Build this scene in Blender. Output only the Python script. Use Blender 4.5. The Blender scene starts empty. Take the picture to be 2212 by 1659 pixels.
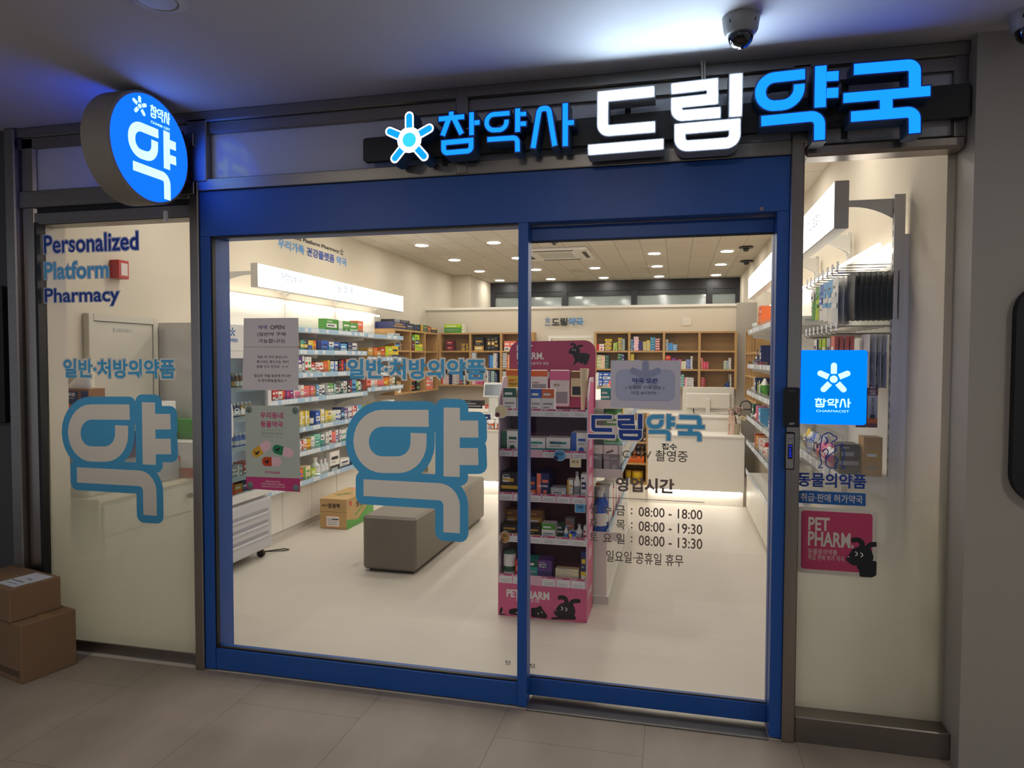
import bpy, math, random
import numpy as np
from mathutils import Vector, Matrix
random.seed(7)
SC=bpy.context.scene; COL=SC.collection
# ---------- camera ----------
FPX=1487.134; CW,CH=2212,1659
def _rot(yaw,pitch,roll):
    cy,sy=math.cos(yaw),math.sin(yaw);cp,sp=math.cos(pitch),math.sin(pitch)
    f=np.array([sy*cp,cy*cp,sp]);r=np.array([cy,-sy,0.]);d=np.cross(f,r)
    cr,sr=math.cos(roll),math.sin(roll)
    return np.stack([cr*r+sr*d,-sr*r+cr*d,f])
RM=_rot(*[math.radians(a) for a in (-13.40372,-2.07983,-0.15045)])
CP=np.array([0,-2.93028,1.55])
cam=bpy.data.objects.new('camera',bpy.data.cameras.new('camera')); COL.objects.link(cam)
cam.matrix_world=Matrix([[RM[0][i],-RM[1][i],-RM[2][i],CP[i]] for i in range(3)]+[[0,0,0,1]])
cam.data.sensor_width=36; cam.data.sensor_fit='HORIZONTAL'; cam.data.lens=FPX/CW*36; cam.data.clip_start=.05
SC.camera=cam
# ---------- world, exposure ----------
w=bpy.data.worlds.new('night'); SC.world=w; w.use_nodes=True
bg=w.node_tree.nodes['Background']; bg.inputs[0].default_value=(.80,.86,1,1); bg.inputs[1].default_value=.30
SC.view_settings.view_transform='Standard'; SC.view_settings.look='None'; SC.view_settings.gamma=1
SC.view_settings.exposure=0.0
SC.cycles.adaptive_threshold=.03; SC.cycles.max_bounces=8; SC.cycles.transparent_max_bounces=24; SC.cycles.diffuse_bounces=4
SC.cycles.glossy_bounces=3; SC.cycles.transmission_bounces=6; SC.cycles.caustics_reflective=False; SC.cycles.caustics_refractive=False
SC.cycles.sample_clamp_indirect=4
L_DOWN=84; L_SIGN=9; L_COR=70
# ---------- measuring: pixel of the photograph to a point on a plane ----------
def ray(px,py): return RM.T@np.array([(px-CW/2)/FPX,(py-CH/2)/FPX,1])
def onY(px,py,Y): d=ray(px,py); return CP+d*((Y-CP[1])/d[1])
def onX(px,py,X): d=ray(px,py); return CP+d*((X-CP[0])/d[0])
def onZ(px,py,Z=0): d=ray(px,py); return CP+d*((Z-CP[2])/d[2])
# ---------- materials ----------
def lin(h):
    h=h.lstrip('#'); o=[]
    for i in (0,2,4):
        c=int(h[i:i+2],16)/255; o.append(c/12.92 if c<=.04045 else ((c+.055)/1.055)**2.4)
    return (*o,1)
MATS={}
def mat(name,hexc='cccccc',rough=.5,metal=0,emit=0,spec=.5,noise=0,nscale=20,bump=0,stretch=None,trans=0):
    if name in MATS: return MATS[name]
    m=bpy.data.materials.new(name); MATS[name]=m; m.use_nodes=True
    nt=m.node_tree; n=nt.nodes; l=nt.links; p=n['Principled BSDF']; c=lin(hexc)
    p.inputs['Base Color'].default_value=c; p.inputs['Roughness'].default_value=rough; p.inputs['Metallic'].default_value=metal
    p.inputs['Specular IOR Level'].default_value=spec
    if emit:
        p.inputs['Emission Color'].default_value=c; p.inputs['Emission Strength'].default_value=emit
    if noise or bump:
        tc=n.new('ShaderNodeTexCoord'); mp=n.new('ShaderNodeMapping'); l.new(tc.outputs['Object'],mp.inputs[0])
        if stretch: mp.inputs['Scale'].default_value=stretch
        nz=n.new('ShaderNodeTexNoise'); nz.inputs['Scale'].default_value=nscale; nz.inputs['Detail'].default_value=4; l.new(mp.outputs[0],nz.inputs['Vector'])
        if noise:
            mx=n.new('ShaderNodeMix'); mx.data_type='RGBA'; mx.blend_type='MIX'
            mx.inputs[6].default_value=[x*(1-noise) for x in c[:3]]+[1]; mx.inputs[7].default_value=[min(1,x*(1+noise)) for x in c[:3]]+[1]
            l.new(nz.outputs[0],mx.inputs[0]); l.new(mx.outputs[2],p.inputs['Base Color'])
        if bump:
            b=n.new('ShaderNodeBump'); b.inputs['Strength'].default_value=bump; b.inputs['Distance'].default_value=.002; l.new(nz.outputs[0],b.inputs['Height']); l.new(b.outputs[0],p.inputs['Normal'])
    if trans:
        t=n.new('ShaderNodeBsdfTranslucent'); t.inputs[0].default_value=c; x=n.new('ShaderNodeMixShader'); x.inputs[0].default_value=trans
        l.new(p.outputs[0],x.inputs[1]); l.new(t.outputs[0],x.inputs[2]); l.new(x.outputs[0],n['Material Output'].inputs[0])
    return m
def matE(name,rgb,st=1.0):
    if name in MATS: return MATS[name]
    m=bpy.data.materials.new(name); MATS[name]=m; m.use_nodes=True; n=m.node_tree.nodes; n.remove(n['Principled BSDF'])
    e=n.new('ShaderNodeEmission'); e.inputs[0].default_value=(*rgb,1); e.inputs[1].default_value=st; m.node_tree.links.new(e.outputs[0],n['Material Output'].inputs[0]); return m
def glass(name='clear_glass',tint='ffffff',gloss=1.0):
    if name in MATS: return MATS[name]
    m=bpy.data.materials.new(name); MATS[name]=m; m.use_nodes=True; nt=m.node_tree; n=nt.nodes; l=nt.links; n.remove(n['Principled BSDF'])
    t=n.new('ShaderNodeBsdfTransparent'); t.inputs[0].default_value=lin(tint); g=n.new('ShaderNodeBsdfGlossy'); g.inputs['Roughness'].default_value=.01
    f=n.new('ShaderNodeLayerWeight'); pw=n.new('ShaderNodeMath'); pw.operation='POWER'; pw.inputs[1].default_value=5; l.new(f.outputs['Facing'],pw.inputs[0]); mu=n.new('ShaderNodeMath'); mu.operation='MULTIPLY_ADD'; mu.inputs[1].default_value=.7*gloss; mu.inputs[2].default_value=.025*gloss
    x=n.new('ShaderNodeMixShader'); l.new(pw.outputs[0],mu.inputs[0]); l.new(mu.outputs[0],x.inputs[0]); l.new(t.outputs[0],x.inputs[1]); l.new(g.outputs[0],x.inputs[2]); l.new(x.outputs[0],n['Material Output'].inputs[0])
    return m
def film(name,hexc,z0,a0,z1,a1):
    "dotted privacy film: opacity rises from a0 at height z0 to a1 at height z1 (object coordinates are world here)"
    m=bpy.data.materials.new(name); m.use_nodes=True; nt=m.node_tree; n=nt.nodes; l=nt.links; n.remove(n['Principled BSDF'])
    ge=n.new('ShaderNodeNewGeometry'); sx=n.new('ShaderNodeSeparateXYZ'); l.new(ge.outputs['Position'],sx.inputs[0])
    mr=n.new('ShaderNodeMapRange'); mr.interpolation_type='SMOOTHSTEP'
    for i,v in enumerate((z0,z1,a0,a1)): mr.inputs[i+1].default_value=v
    l.new(sx.outputs[2],mr.inputs[0])
    t=n.new('ShaderNodeBsdfTransparent'); d=n.new('ShaderNodeBsdfDiffuse'); d.inputs[0].default_value=lin(hexc); tl=n.new('ShaderNodeBsdfTranslucent'); tl.inputs[0].default_value=lin(hexc)
    x=n.new('ShaderNodeMixShader'); x.inputs[0].default_value=.62; l.new(d.outputs[0],x.inputs[1]); l.new(tl.outputs[0],x.inputs[2])
    y=n.new('ShaderNodeMixShader'); l.new(mr.outputs[0],y.inputs[0]); l.new(t.outputs[0],y.inputs[1]); l.new(x.outputs[0],y.inputs[2]); l.new(y.outputs[0],n['Material Output'].inputs[0])
    return m
def tiles(name,hexc,joint,bw,rh,off,shift=(0,0,0),rough=.5,rotz=0,noise=.18,stretch=(1,1,1),jw=.002,nscale=3):
    m=bpy.data.materials.new(name); m.use_nodes=True; nt=m.node_tree; n=nt.nodes; l=nt.links; p=n['Principled BSDF']; c=lin(hexc)
    ge=n.new('ShaderNodeNewGeometry'); mp=n.new('ShaderNodeMapping'); mp.inputs['Location'].default_value=shift; mp.inputs['Rotation'].default_value=(0,0,rotz); l.new(ge.outputs['Position'],mp.inputs[0])
    br=n.new('ShaderNodeTexBrick'); br.inputs['Scale'].default_value=1; br.inputs['Mortar Size'].default_value=jw; br.inputs['Brick Width'].default_value=bw; br.inputs['Row Height'].default_value=rh; br.offset=off; br.inputs['Mortar Smooth'].default_value=.1
    br.inputs['Color1'].default_value=(1,1,1,1); br.inputs['Color2'].default_value=(.93,.93,.93,1); br.inputs['Mortar'].default_value=(joint,joint,joint,1); l.new(mp.outputs[0],br.inputs[0])
    m2=n.new('ShaderNodeMapping'); m2.inputs['Scale'].default_value=stretch; l.new(ge.outputs['Position'],m2.inputs[0])
    nz=n.new('ShaderNodeTexNoise'); nz.inputs['Scale'].default_value=nscale; nz.inputs['Detail'].default_value=6; nz.inputs['Roughness'].default_value=.6; l.new(m2.outputs[0],nz.inputs['Vector'])
    mx=n.new('ShaderNodeMix'); mx.data_type='RGBA'; mx.inputs[6].default_value=[x*(1-noise) for x in c[:3]]+[1]; mx.inputs[7].default_value=[x*(1+noise) for x in c[:3]]+[1]; l.new(nz.outputs[0],mx.inputs[0])
    mu=n.new('ShaderNodeMix'); mu.data_type='RGBA'; mu.blend_type='MULTIPLY'; mu.inputs[0].default_value=1; l.new(mx.outputs[2],mu.inputs[6]); l.new(br.outputs[0],mu.inputs[7]); l.new(mu.outputs[2],p.inputs['Base Color']); p.inputs['Roughness'].default_value=rough
    return m
HEX=dict(white='efece6',red='c8281f',orange='e2691f',yellow='e8c81e',lime='b4d31f',green='4c9a34',teal='2c9a92',navy='1d2a63',blue='2a5fc0',sky='55a7dc',purple='5b2f86',pink='ea6f9a',magenta='cf2f74',salmon='ee7a62',maroon='6a1f35',black='17171a',gray='9a9a9c',silver='b9bcc0',cream='ead9ac',tan='c89a5a',brown='8a5a30',mint='8fd0b6',gold='c79a36',clear='d8dcdc',forest='1f5a44')
def cm(nm): return mat('print_'+nm,HEX[nm],.42)
# ---------- mesh builder ----------
WP={}
class MB:
    def __init__(s): s.v=[]; s.f=[]; s.m=[]; s.xf=None; s.mats=[]
    def mi(s,m):
        if m not in s.mats: s.mats.append(m)
        return s.mats.index(m)
    def add(s,vs,fs,m):
        b=len(s.v)
        s.v+= [tuple(s.xf@Vector(v)) for v in vs] if s.xf else [tuple(v) for v in vs]
        i=s.mi(m); s.f+=[[b+k for k in f] for f in fs]; s.m+=[i]*len(fs); return s
    def box(s,x0,x1,y0,y1,z0,z1,m,bev=0):
        x0,x1=min(x0,x1),max(x0,x1); y0,y1=min(y0,y1),max(y0,y1); z0,z1=min(z0,z1),max(z0,z1)
        if bev:
            b=min(bev,(x1-x0)/2.2,(y1-y0)/2.2,(z1-z0)/2.2); V=[];idx={}
            for sx in (0,1):
                for sy in (0,1):
                    for sz in (0,1):
                        for ax in range(3):
                            p=[(x0,x1)[sx],(y0,y1)[sy],(z0,z1)[sz]]; q=[(b,-b)[sx],(b,-b)[sy],(b,-b)[sz]]
                            for a in range(3):
                                if a!=ax: p[a]+=q[a]
                            idx[(sx,sy,sz,ax)]=len(V); V.append(p)
            F=[]
            for ax in range(3):
                a,c=[k for k in range(3) if k!=ax]
                for sd in (0,1):
                    r=[]
                    for (i,j) in ((0,0),(1,0),(1,1),(0,1)):
                        t=[0,0,0]; t[ax]=sd; t[a]=i; t[c]=j; r.append(idx[(*t,ax)])
                    flip=(sd==0)!=(ax==1)
                    F.append(r[::-1] if flip else r)
                for i in (0,1):
                    for j in (0,1):
                        t0=[0,0,0];t1=[0,0,0]; t0[ax]=0;t1[ax]=1; t0[a]=t1[a]=i; t0[c]=t1[c]=j
                        F.append([idx[(*t0,a)],idx[(*t1,a)],idx[(*t1,c)],idx[(*t0,c)]])
            for sx in (0,1):
                for sy in (0,1):
                    for sz in (0,1): F.append([idx[(sx,sy,sz,k)] for k in range(3)])
            return s.add(V,F,m)
        return s.add([(x0,y0,z0),(x1,y0,z0),(x1,y1,z0),(x0,y1,z0),(x0,y0,z1),(x1,y0,z1),(x1,y1,z1),(x0,y1,z1)],
            [(0,3,2,1),(4,5,6,7),(0,1,5,4),(1,2,6,5),(2,3,7,6),(3,0,4,7)],m)
    def quad(s,a,b,c,d,m): return s.add([a,b,c,d],[(0,1,2,3)],m)
    def prism(s,poly,fr,d0,d1,m):
        O,u,v,n=fr; k=len(poly)
        P=[[O[i]+u[i]*a+v[i]*b+n[i]*d for i in range(3)] for d in (d0,d1) for a,b in poly]
        return s.add(P,[list(range(k))[::-1],list(range(k,2*k))]+[[i,(i+1)%k,k+(i+1)%k,k+i] for i in range(k)],m)
    def cyl(s,c,r,h,m,ax=2,n=20,r2=None,cap=True):
        r2=r if r2 is None else r2; V=[];o=[k for k in range(3) if k!=ax]
        for rr,d in ((r,0),(r2,h)):
            for i in range(n):
                t=2*math.pi*i/n; p=list(c); p[ax]+=d; p[o[0]]+=rr*math.cos(t); p[o[1]]+=rr*math.sin(t); V.append(p)
        F=[[i,(i+1)%n,n+(i+1)%n,n+i] for i in range(n)]
        if cap: F+=[list(range(n))[::-1],list(range(n,2*n))]
        return s.add(V,F,m)
    def lathe(s,c,prof,m,n=24,ax=2,sg=1):
        V=[];o=[k for k in range(3) if k!=ax]
        for r,h in prof:
            for i in range(n):
                t=2*math.pi*i/n; p=list(c); p[ax]+=h*sg; p[o[0]]+=r*math.cos(t); p[o[1]]+=r*math.sin(t); V.append(p)
        F=[[j*n+i,j*n+(i+1)%n,(j+1)*n+(i+1)%n,(j+1)*n+i] for j in range(len(prof)-1) for i in range(n)]
        F+=[list(range(n))[::-1],[(len(prof)-1)*n+i for i in range(n)]]
        return s.add(V,F,m)
    def tube(s,pts,r,m,n=8):
        V=[];P=[Vector(p) for p in pts]
        for i,p in enumerate(P):
            t=(P[min(i+1,len(P)-1)]-P[max(i-1,0)]).normalized(); a=t.cross(Vector((0,0,1)) if abs(t.z)<.9 else Vector((1,0,0))).normalized(); b=t.cross(a)
            for k in range(n):
                an=2*math.pi*k/n; V.append(tuple(p+a*r*math.cos(an)+b*r*math.sin(an)))
        F=[[j*n+i,j*n+(i+1)%n,(j+1)*n+(i+1)%n,(j+1)*n+i] for j in range(len(P)-1) for i in range(n)]+[list(range(n))[::-1],[(len(P)-1)*n+i for i in range(n)]]
        return s.add(V,F,m)
    def ball(s,c,r,m,n=12,sq=(1,1,1)):
        V=[];k=n//2
        for j in range(k+1):
            ph=math.pi*j/k
            for i in range(n):
                t=2*math.pi*i/n; V.append((c[0]+r*sq[0]*math.sin(ph)*math.cos(t),c[1]+r*sq[1]*math.sin(ph)*math.sin(t),c[2]-r*sq[2]*math.cos(ph)))
        return s.add(V,[[j*n+i,j*n+(i+1)%n,(j+1)*n+(i+1)%n,(j+1)*n+i] for j in range(k) for i in range(n)],m)
    def strip(s,pts,w,fr,d0,d1,m,closed=False):
        O,u,v,n=fr; k=len(pts); L=[];R=[]
        for i in range(k):
            p=Vector(pts[i]); a=Vector(pts[i-1]) if (i or closed) else None; b=Vector(pts[(i+1)%k]) if (i<k-1 or closed) else None
            t1=(p-a).normalized() if a else None; t2=(b-p).normalized() if b else None
            t=((t1+t2) if (t1 and t2) else (t1 or t2)).normalized(); nn=Vector((-t.y,t.x)); q=1
            if t1 and t2: q=1/max(.5,nn.dot(Vector((-t1.y,t1.x))))
            L.append(p+nn*w/2*q); R.append(p-nn*w/2*q)
        V=[[O[i]+u[i]*c.x+v[i]*c.y+n[i]*d for i in range(3)] for d in (d0,d1) for S in (L,R) for c in S]
        F=[]; A=lambda d,sd,i: (d*2+sd)*k+i%k
        for i in range(k if closed else k-1):
            F+=[[A(1,0,i),A(1,1,i),A(1,1,i+1),A(1,0,i+1)],[A(0,0,i+1),A(0,1,i+1),A(0,1,i),A(0,0,i)],[A(0,0,i),A(1,0,i),A(1,0,i+1),A(0,0,i+1)],[A(0,1,i+1),A(1,1,i+1),A(1,1,i),A(0,1,i)]]
        if not closed: F+=[[A(0,0,0),A(0,1,0),A(1,1,0),A(1,0,0)],[A(0,1,k-1),A(0,0,k-1),A(1,0,k-1),A(1,1,k-1)]]
        return s.add(V,F,m)
    def disc(s,cx,cy,r,fr,d0,d1,m,n=24,ry=None): return s.prism([(cx+r*math.cos(2*math.pi*i/n),cy+(ry or r)*math.sin(2*math.pi*i/n)) for i in range(n)],fr,d0,d1,m)
    def build(s,name,parent=None,smooth=False,label=None,cat=None,group=None,kind=None):
        me=bpy.data.meshes.new(name); V=np.array(s.v,float); lo=V.min(0);hi=V.max(0); o=np.array([(lo[0]+hi[0])/2,(lo[1]+hi[1])/2,lo[2]])
        me.from_pydata((V-o).tolist(),[],s.f); me.polygons.foreach_set('material_index',s.m)
        for m in s.mats: me.materials.append(m)
        if smooth:
            me.polygons.foreach_set('use_smooth',[True]*len(s.f))
            try: me.set_sharp_from_angle(angle=math.radians(40))
            except Exception: pass
        ob=bpy.data.objects.new(name,me); COL.objects.link(ob); WP[ob.name]=o
        if parent: ob.parent=parent; ob.location=o-WP[parent.name]
        else: ob.location=o
        tag(ob,label,cat,group,kind); return ob
def tag(o,label=None,cat=None,group=None,kind=None):
    for k,v in (('label',label),('category',cat),('group',group),('kind',kind)):
        if v: o[k]=v
    return o
def thing(name,loc,label,cat,group=None,kind=None):
    o=bpy.data.objects.new(name,None); o.empty_display_size=.05; COL.objects.link(o); o.location=loc; WP[o.name]=np.array(loc,float); return tag(o,label,cat,group,kind)
def FRY(Y,s=1): return ((0,Y,0),(1,0,0),(0,0,1),(0,-1,0))           # a sheet facing the street: (a,b) = (x,z)
def FRX(X,s): return ((X,0,0),(0,s,0),(0,0,1),(s,0,0))               # s=1 faces +x with a = y; s=-1 faces -x with a = -y
def fillet(pts,rad,closed,seg=7):
    out=[];k=len(pts)
    for i in range(k):
        p=Vector(pts[i]); r=rad[i]
        if r<=0 or (not closed and i in (0,k-1)): out.append(tuple(p)); continue
        a=(Vector(pts[i-1])-p); b=(Vector(pts[(i+1)%k])-p); la,lb=a.length,b.length; a.normalize(); b.normalize()
        ang=a.angle(b); t=min(r/math.tan(ang/2),la*.49 if i>1 or closed else la*.95,lb*.49 if i<k-2 or closed else lb*.95); p0=p+a*t; p1=p+b*t
        rr=t*math.tan(ang/2); c=p+(a+b).normalized()*(rr/math.sin(ang/2)); v0=p0-c; v1=p1-c; th=v0.angle(v1); sg=1 if v0.x*v1.y-v0.y*v1.x>0 else -1
        for j in range(seg+1):
            q=sg*th*j/seg; out.append((c.x+v0.x*math.cos(q)-v0.y*math.sin(q),c.y+v0.x*math.sin(q)+v0.y*math.cos(q)))
    return out
def rrect(x0,x1,z0,z1,r,seg=6): return fillet([(x0,z0),(x1,z0),(x1,z1),(x0,z1)],[r]*4,True,seg)
def gbox(names):
    b=MB(); m=cm('black')
    for n in names: glyph(b,n,FRY(0),0,0,m)
    V=np.array(b.v); return V[:,0].min(),V[:,0].max(),V[:,2].min(),V[:,2].max()
def glyph(mb,nm,fr,d0,d1,m,grow=0,src=None,dst=None,rnd=0):
    "draw lettering nm; the src box is mapped to the dst box (x0,x1,z0,z1); rnd: contour-cut backing with round corners"
    for k,(P,w,r,c) in enumerate(GLY[nm]):
        if src:
            sx=(dst[1]-dst[0])/(src[1]-src[0]); sz=(dst[3]-dst[2])/(src[3]-src[2]); sc=(abs(sx)+abs(sz))/2
            P=[(dst[0]+(a-src[0])*sx,dst[2]+(b-src[2])*sz) for a,b in P]; w=w*sc; r=[x*sc for x in r]
        Q=fillet(P,r,c); e=k*.00007
        if grow and not c:
            Q2=list(Q)
            for a,b in ((0,1),(-1,-2)):
                (ax,az),(bx,bz)=Q[a],Q[b]; l=math.hypot(ax-bx,az-bz); tx,tz=(ax-bx)/l,(az-bz)/l; Q2[a]=(ax+tx*grow,az+tz*grow)
                if rnd:
                    for q in (1,-1): mb.disc(ax-tz*q*w/2,az+tx*q*w/2,grow,fr,d0,d1+e,m,16)
            if rnd: mb.strip(Q2,w,fr,d0,d1+e,m); mb.strip(Q,w+2*grow,fr,d0,d1+e,m)
            else: mb.strip(Q2,w+2*grow,fr,d0,d1+e,m)
        else: mb.strip(Q,w+2*grow,fr,d0,d1+e,m,c)
def PB(x0,y0,x1,y1,Y):
    xm,ym=(x0+x1)/2,(y0+y1)/2; return onY(x0,ym,Y)[0],onY(x1,ym,Y)[0],onY(xm,y1,Y)[2],onY(xm,y0,Y)[2]
TX={}
def textmesh(s,off):
    if (s,off) in TX: return TX[(s,off)]
    c=bpy.data.curves.new('t','FONT'); c.body=s; c.size=1; c.resolution_u=3; c.offset=off
    o=bpy.data.objects.new('t',c); me=bpy.data.meshes.new_from_object(o)
    V=np.array([v.co[:2] for v in me.vertices]) if len(me.vertices) else np.zeros((1,2)); F=[list(p.vertices) for p in me.polygons]
    bpy.data.objects.remove(o); bpy.data.curves.remove(c); bpy.data.meshes.remove(me)
    TX[(s,off)]=(V,F); return V,F
def text(mb,s,fr,x0,x1,z0,z1,d,m,off=.0,ref=None):
    "lettering s fitted to the box (x0..x1, z0..z1); ref: fit the box of the thin lettering so that a contour keeps its offset"
    V,F=textmesh(s,off); B=textmesh(s,ref)[0] if ref is not None else V; lo=B.min(0);hi=B.max(0); O,u,v,n=fr
    sx=(x1-x0)/max(1e-6,hi[0]-lo[0]); sz=(z1-z0)/max(1e-6,hi[1]-lo[1])
    P=[[O[i]+u[i]*(x0+(a-lo[0])*sx)+v[i]*(z0+(b-lo[1])*sz)+n[i]*d for i in range(3)] for a,b in V]
    return mb.add(P,F,m)

from mathutils.geometry import delaunay_2d_cdt
class Art:
    "flat printed work: layers painted one over the other become faces that lie side by side in one sheet, never stacked"
    def __init__(s,fr): s.fr=fr; s.L=[]
    def layer(s,name,m): s.L.append((name,m,[])); return s
    def poly(s,P):
        P=[tuple(p) for p in P]; A=sum(P[i-1][0]*P[i][1]-P[i][0]*P[i-1][1] for i in range(len(P)))/2
        if abs(A)>2e-9: s.L[-1][2].append(P if A>0 else P[::-1])
        return s
    def mb(s,fn,*a,**k):
        b=MB(); fn(b,*a,**k); O,u,v,n=[Vector(x) for x in s.fr]
        for f in b.f:
            P=[((Vector(b.v[i])-O).dot(u),(Vector(b.v[i])-O).dot(v)) for i in f]
            if len(P)==4: s.poly(P[:3]); s.poly([P[0],P[2],P[3]])
            else: s.poly(P)
        return s
    def strip(s,p,w,closed=False): return s.mb(lambda b:b.strip(p,w,s.fr,0,0,None,closed))
    def disc(s,x,z,r,n=20,ry=None): return s.poly([(x+r*math.cos(2*math.pi*i/n),z+(ry or r)*math.sin(2*math.pi*i/n)) for i in range(n)])
    def words(s,t,box,off=.0,ref=None):
        x0,x1,z0,z1=box
        if ref is not None:
            V,_=textmesh(t,off); B,_=textmesh(t,ref); lo,hi=B.min(0),B.max(0); a,c=V.min(0),V.max(0); sx=(x1-x0)/(hi[0]-lo[0]); sz=(z1-z0)/(hi[1]-lo[1])
            x0,x1,z0,z1=x0+(a[0]-lo[0])*sx,x0+(c[0]-lo[0])*sx,z0+(a[1]-lo[1])*sz,z0+(c[1]-lo[1])*sz
        return s.mb(lambda b:text(b,t,s.fr,x0,x1,z0,z1,0,None,off))
    def build(s,par,labels={}):
        V=[];F=[];own=[]; SCL=100.0
        for i,(_,_,ps) in enumerate(s.L):
            for P in ps: b=len(V); V+=[Vector((p[0]*SCL,p[1]*SCL)) for p in P]; F.append(list(range(b,b+len(P)))); own.append(i)
        v,e,f,ov,oe,of=delaunay_2d_cdt(V,[],F,0,1e-5)
        O,u,w,n=s.fr; vv=np.array([(q[0],q[1]) for q in v]); cen=np.array([vv[list(t)].mean(0) for t in f]); top=np.full(len(f),-1)
        for P,i in zip(F,own):      # which layer lies on top at each face's middle
            q=np.array([(V[k][0],V[k][1]) for k in P]); lo,hi=q.min(0),q.max(0)
            c=np.nonzero((cen[:,0]>=lo[0])&(cen[:,0]<=hi[0])&(cen[:,1]>=lo[1])&(cen[:,1]<=hi[1])&(top<i))[0]
            if not len(c): continue
            x=cen[c,0];y=cen[c,1]; ins=np.zeros(len(c),bool)
            for k in range(len(q)):
                (x1,y1),(x2,y2)=q[k-1],q[k]
                if y1!=y2: ins^=((y1>y)!=(y2>y))&(x<(x2-x1)*(y-y1)/(y2-y1)+x1)
            top[c[ins]]=i
        groups={}
        for t,i in zip(f,top):
            if i>=0: groups.setdefault(int(i),[]).append(t)
        res=[]
        for i in sorted(groups):
            nm,m,_=s.L[i]; b=MB(); idx={}; vs=[]; fs=[]
            for t in groups[i]:
                q=[]
                for k in t:
                    if k not in idx: idx[k]=len(vs); a,c=v[k][0]/SCL,v[k][1]/SCL; vs.append([O[j]+u[j]*a+w[j]*c for j in range(3)])
                    q.append(idx[k])
                fs.append(q)
            b.add(vs,fs,m)
            ob=b.build(nm,par); res.append(ob)
            if i in labels: ob['label']=labels[i]
        return res
GLY={
'cham':[([(-0.930,2.588),(-0.930,2.559)],0.0229,[0.000,0.000],0),([(-0.987,2.560),(-0.872,2.562)],0.0222,[0.000,0.000],0),([(-0.941,2.558),(-0.969,2.489)],0.0237,[0.000,0.000],0),([(-0.917,2.556),(-0.884,2.490)],0.0236,[0.000,0.000],0),([(-0.841,2.578),(-0.841,2.482)],0.0220,[0.000,0.000],0),([(-0.830,2.533),(-0.805,2.533)],0.0212,[0.000,0.000],0),([(-0.964,2.460),(-0.843,2.462),(-0.843,2.419),(-0.964,2.417)],0.0230,[0.000,0.000,0.017,0.017],1)],
'yaks':[([(-0.677,2.561),(-0.776,2.561),(-0.776,2.498),(-0.691,2.495),(-0.691,2.536)],0.0209,[0.000,0.032,0.032,0.032,0.000],0),([(-0.644,2.578),(-0.644,2.481)],0.0231,[0.000,0.000],0),([(-0.634,2.553),(-0.607,2.553)],0.0194,[0.000,0.000],0),([(-0.634,2.514),(-0.607,2.513)],0.0201,[0.000,0.000],0),([(-0.774,2.460),(-0.645,2.459),(-0.644,2.401)],0.0219,[0.000,0.019,0.000],0)],
'sa':[([(-0.579,2.411),(-0.553,2.568),(-0.515,2.568),(-0.489,2.414)],0.0231,[0.000,0.017,0.017,0.000],0),([(-0.447,2.583),(-0.446,2.410)],0.0238,[0.000,0.000],0),([(-0.438,2.503),(-0.410,2.503)],0.0213,[0.000,0.000],0)],
'deu':[([(-0.096,2.599),(-0.296,2.596),(-0.296,2.460),(-0.092,2.462)],0.0399,[0.000,0.000,0.026,0.000],0),([(-0.352,2.389),(-0.059,2.393)],0.0385,[0.000,0.000],0)],
'rim':[([(-0.029,2.603),(0.124,2.608),(0.125,2.551),(-0.010,2.548),(-0.009,2.497),(0.154,2.498)],0.0385,[0.000,0.000,0.000,0.000,0.026,0.000],0),([(0.210,2.638),(0.210,2.479)],0.0442,[0.000,0.000],0),([(0.004,2.446),(0.208,2.449),(0.209,2.380),(0.005,2.379)],0.0385,[0.000,0.000,0.031,0.031],1)],
'yak':[([(0.457,2.615),(0.298,2.611),(0.300,2.507),(0.437,2.507),(0.436,2.581)],0.0409,[0.000,0.065,0.060,0.060,0.000],0),([(0.510,2.641),(0.510,2.487)],0.0424,[0.000,0.000],0),([(0.529,2.599),(0.573,2.598)],0.0373,[0.000,0.000],0),([(0.530,2.538),(0.573,2.537)],0.0385,[0.000,0.000],0),([(0.302,2.453),(0.509,2.458),(0.510,2.367)],0.0405,[0.000,0.032,0.000],0)],
'guk':[([(0.622,2.616),(0.825,2.615),(0.827,2.531)],0.0420,[0.000,0.024,0.000],0),([(0.588,2.515),(0.879,2.517)],0.0383,[0.000,0.000],0),([(0.733,2.517),(0.735,2.445)],0.0444,[0.000,0.000],0),([(0.615,2.445),(0.828,2.447),(0.830,2.369)],0.0405,[0.000,0.025,0.000],0)],
'yakd':[([(-1.097,1.278),(-1.431,1.272),(-1.433,1.053),(-1.147,1.063),(-1.146,1.209)],0.0777,[0.000,0.112,0.106,0.106,0.000],0),([(-0.986,1.329),(-0.987,1.015)],0.0769,[0.000,0.000],0),([(-0.954,1.233),(-0.861,1.235)],0.0769,[0.000,0.000],0),([(-0.954,1.108),(-0.861,1.111)],0.0771,[0.000,0.000],0),([(-1.421,0.945),(-0.987,0.943),(-0.987,0.758)],0.0787,[0.000,0.062,0.000],0)],
'star':[([(-1.118,2.520),(-1.119,2.578)],0.0419,[0.000,0.000],0),([(-1.155,2.507),(-1.195,2.523)],0.0389,[0.000,0.000],0),([(-1.082,2.503),(-1.044,2.522)],0.0387,[0.000,0.000],0),([(-1.138,2.455),(-1.178,2.413)],0.0405,[0.000,0.000],0),([(-1.098,2.452),(-1.053,2.412)],0.0403,[0.000,0.000],0),([(-1.118,2.482),(-1.118,2.482)],0.0543,[0.000,0.000],0)],
}
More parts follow.
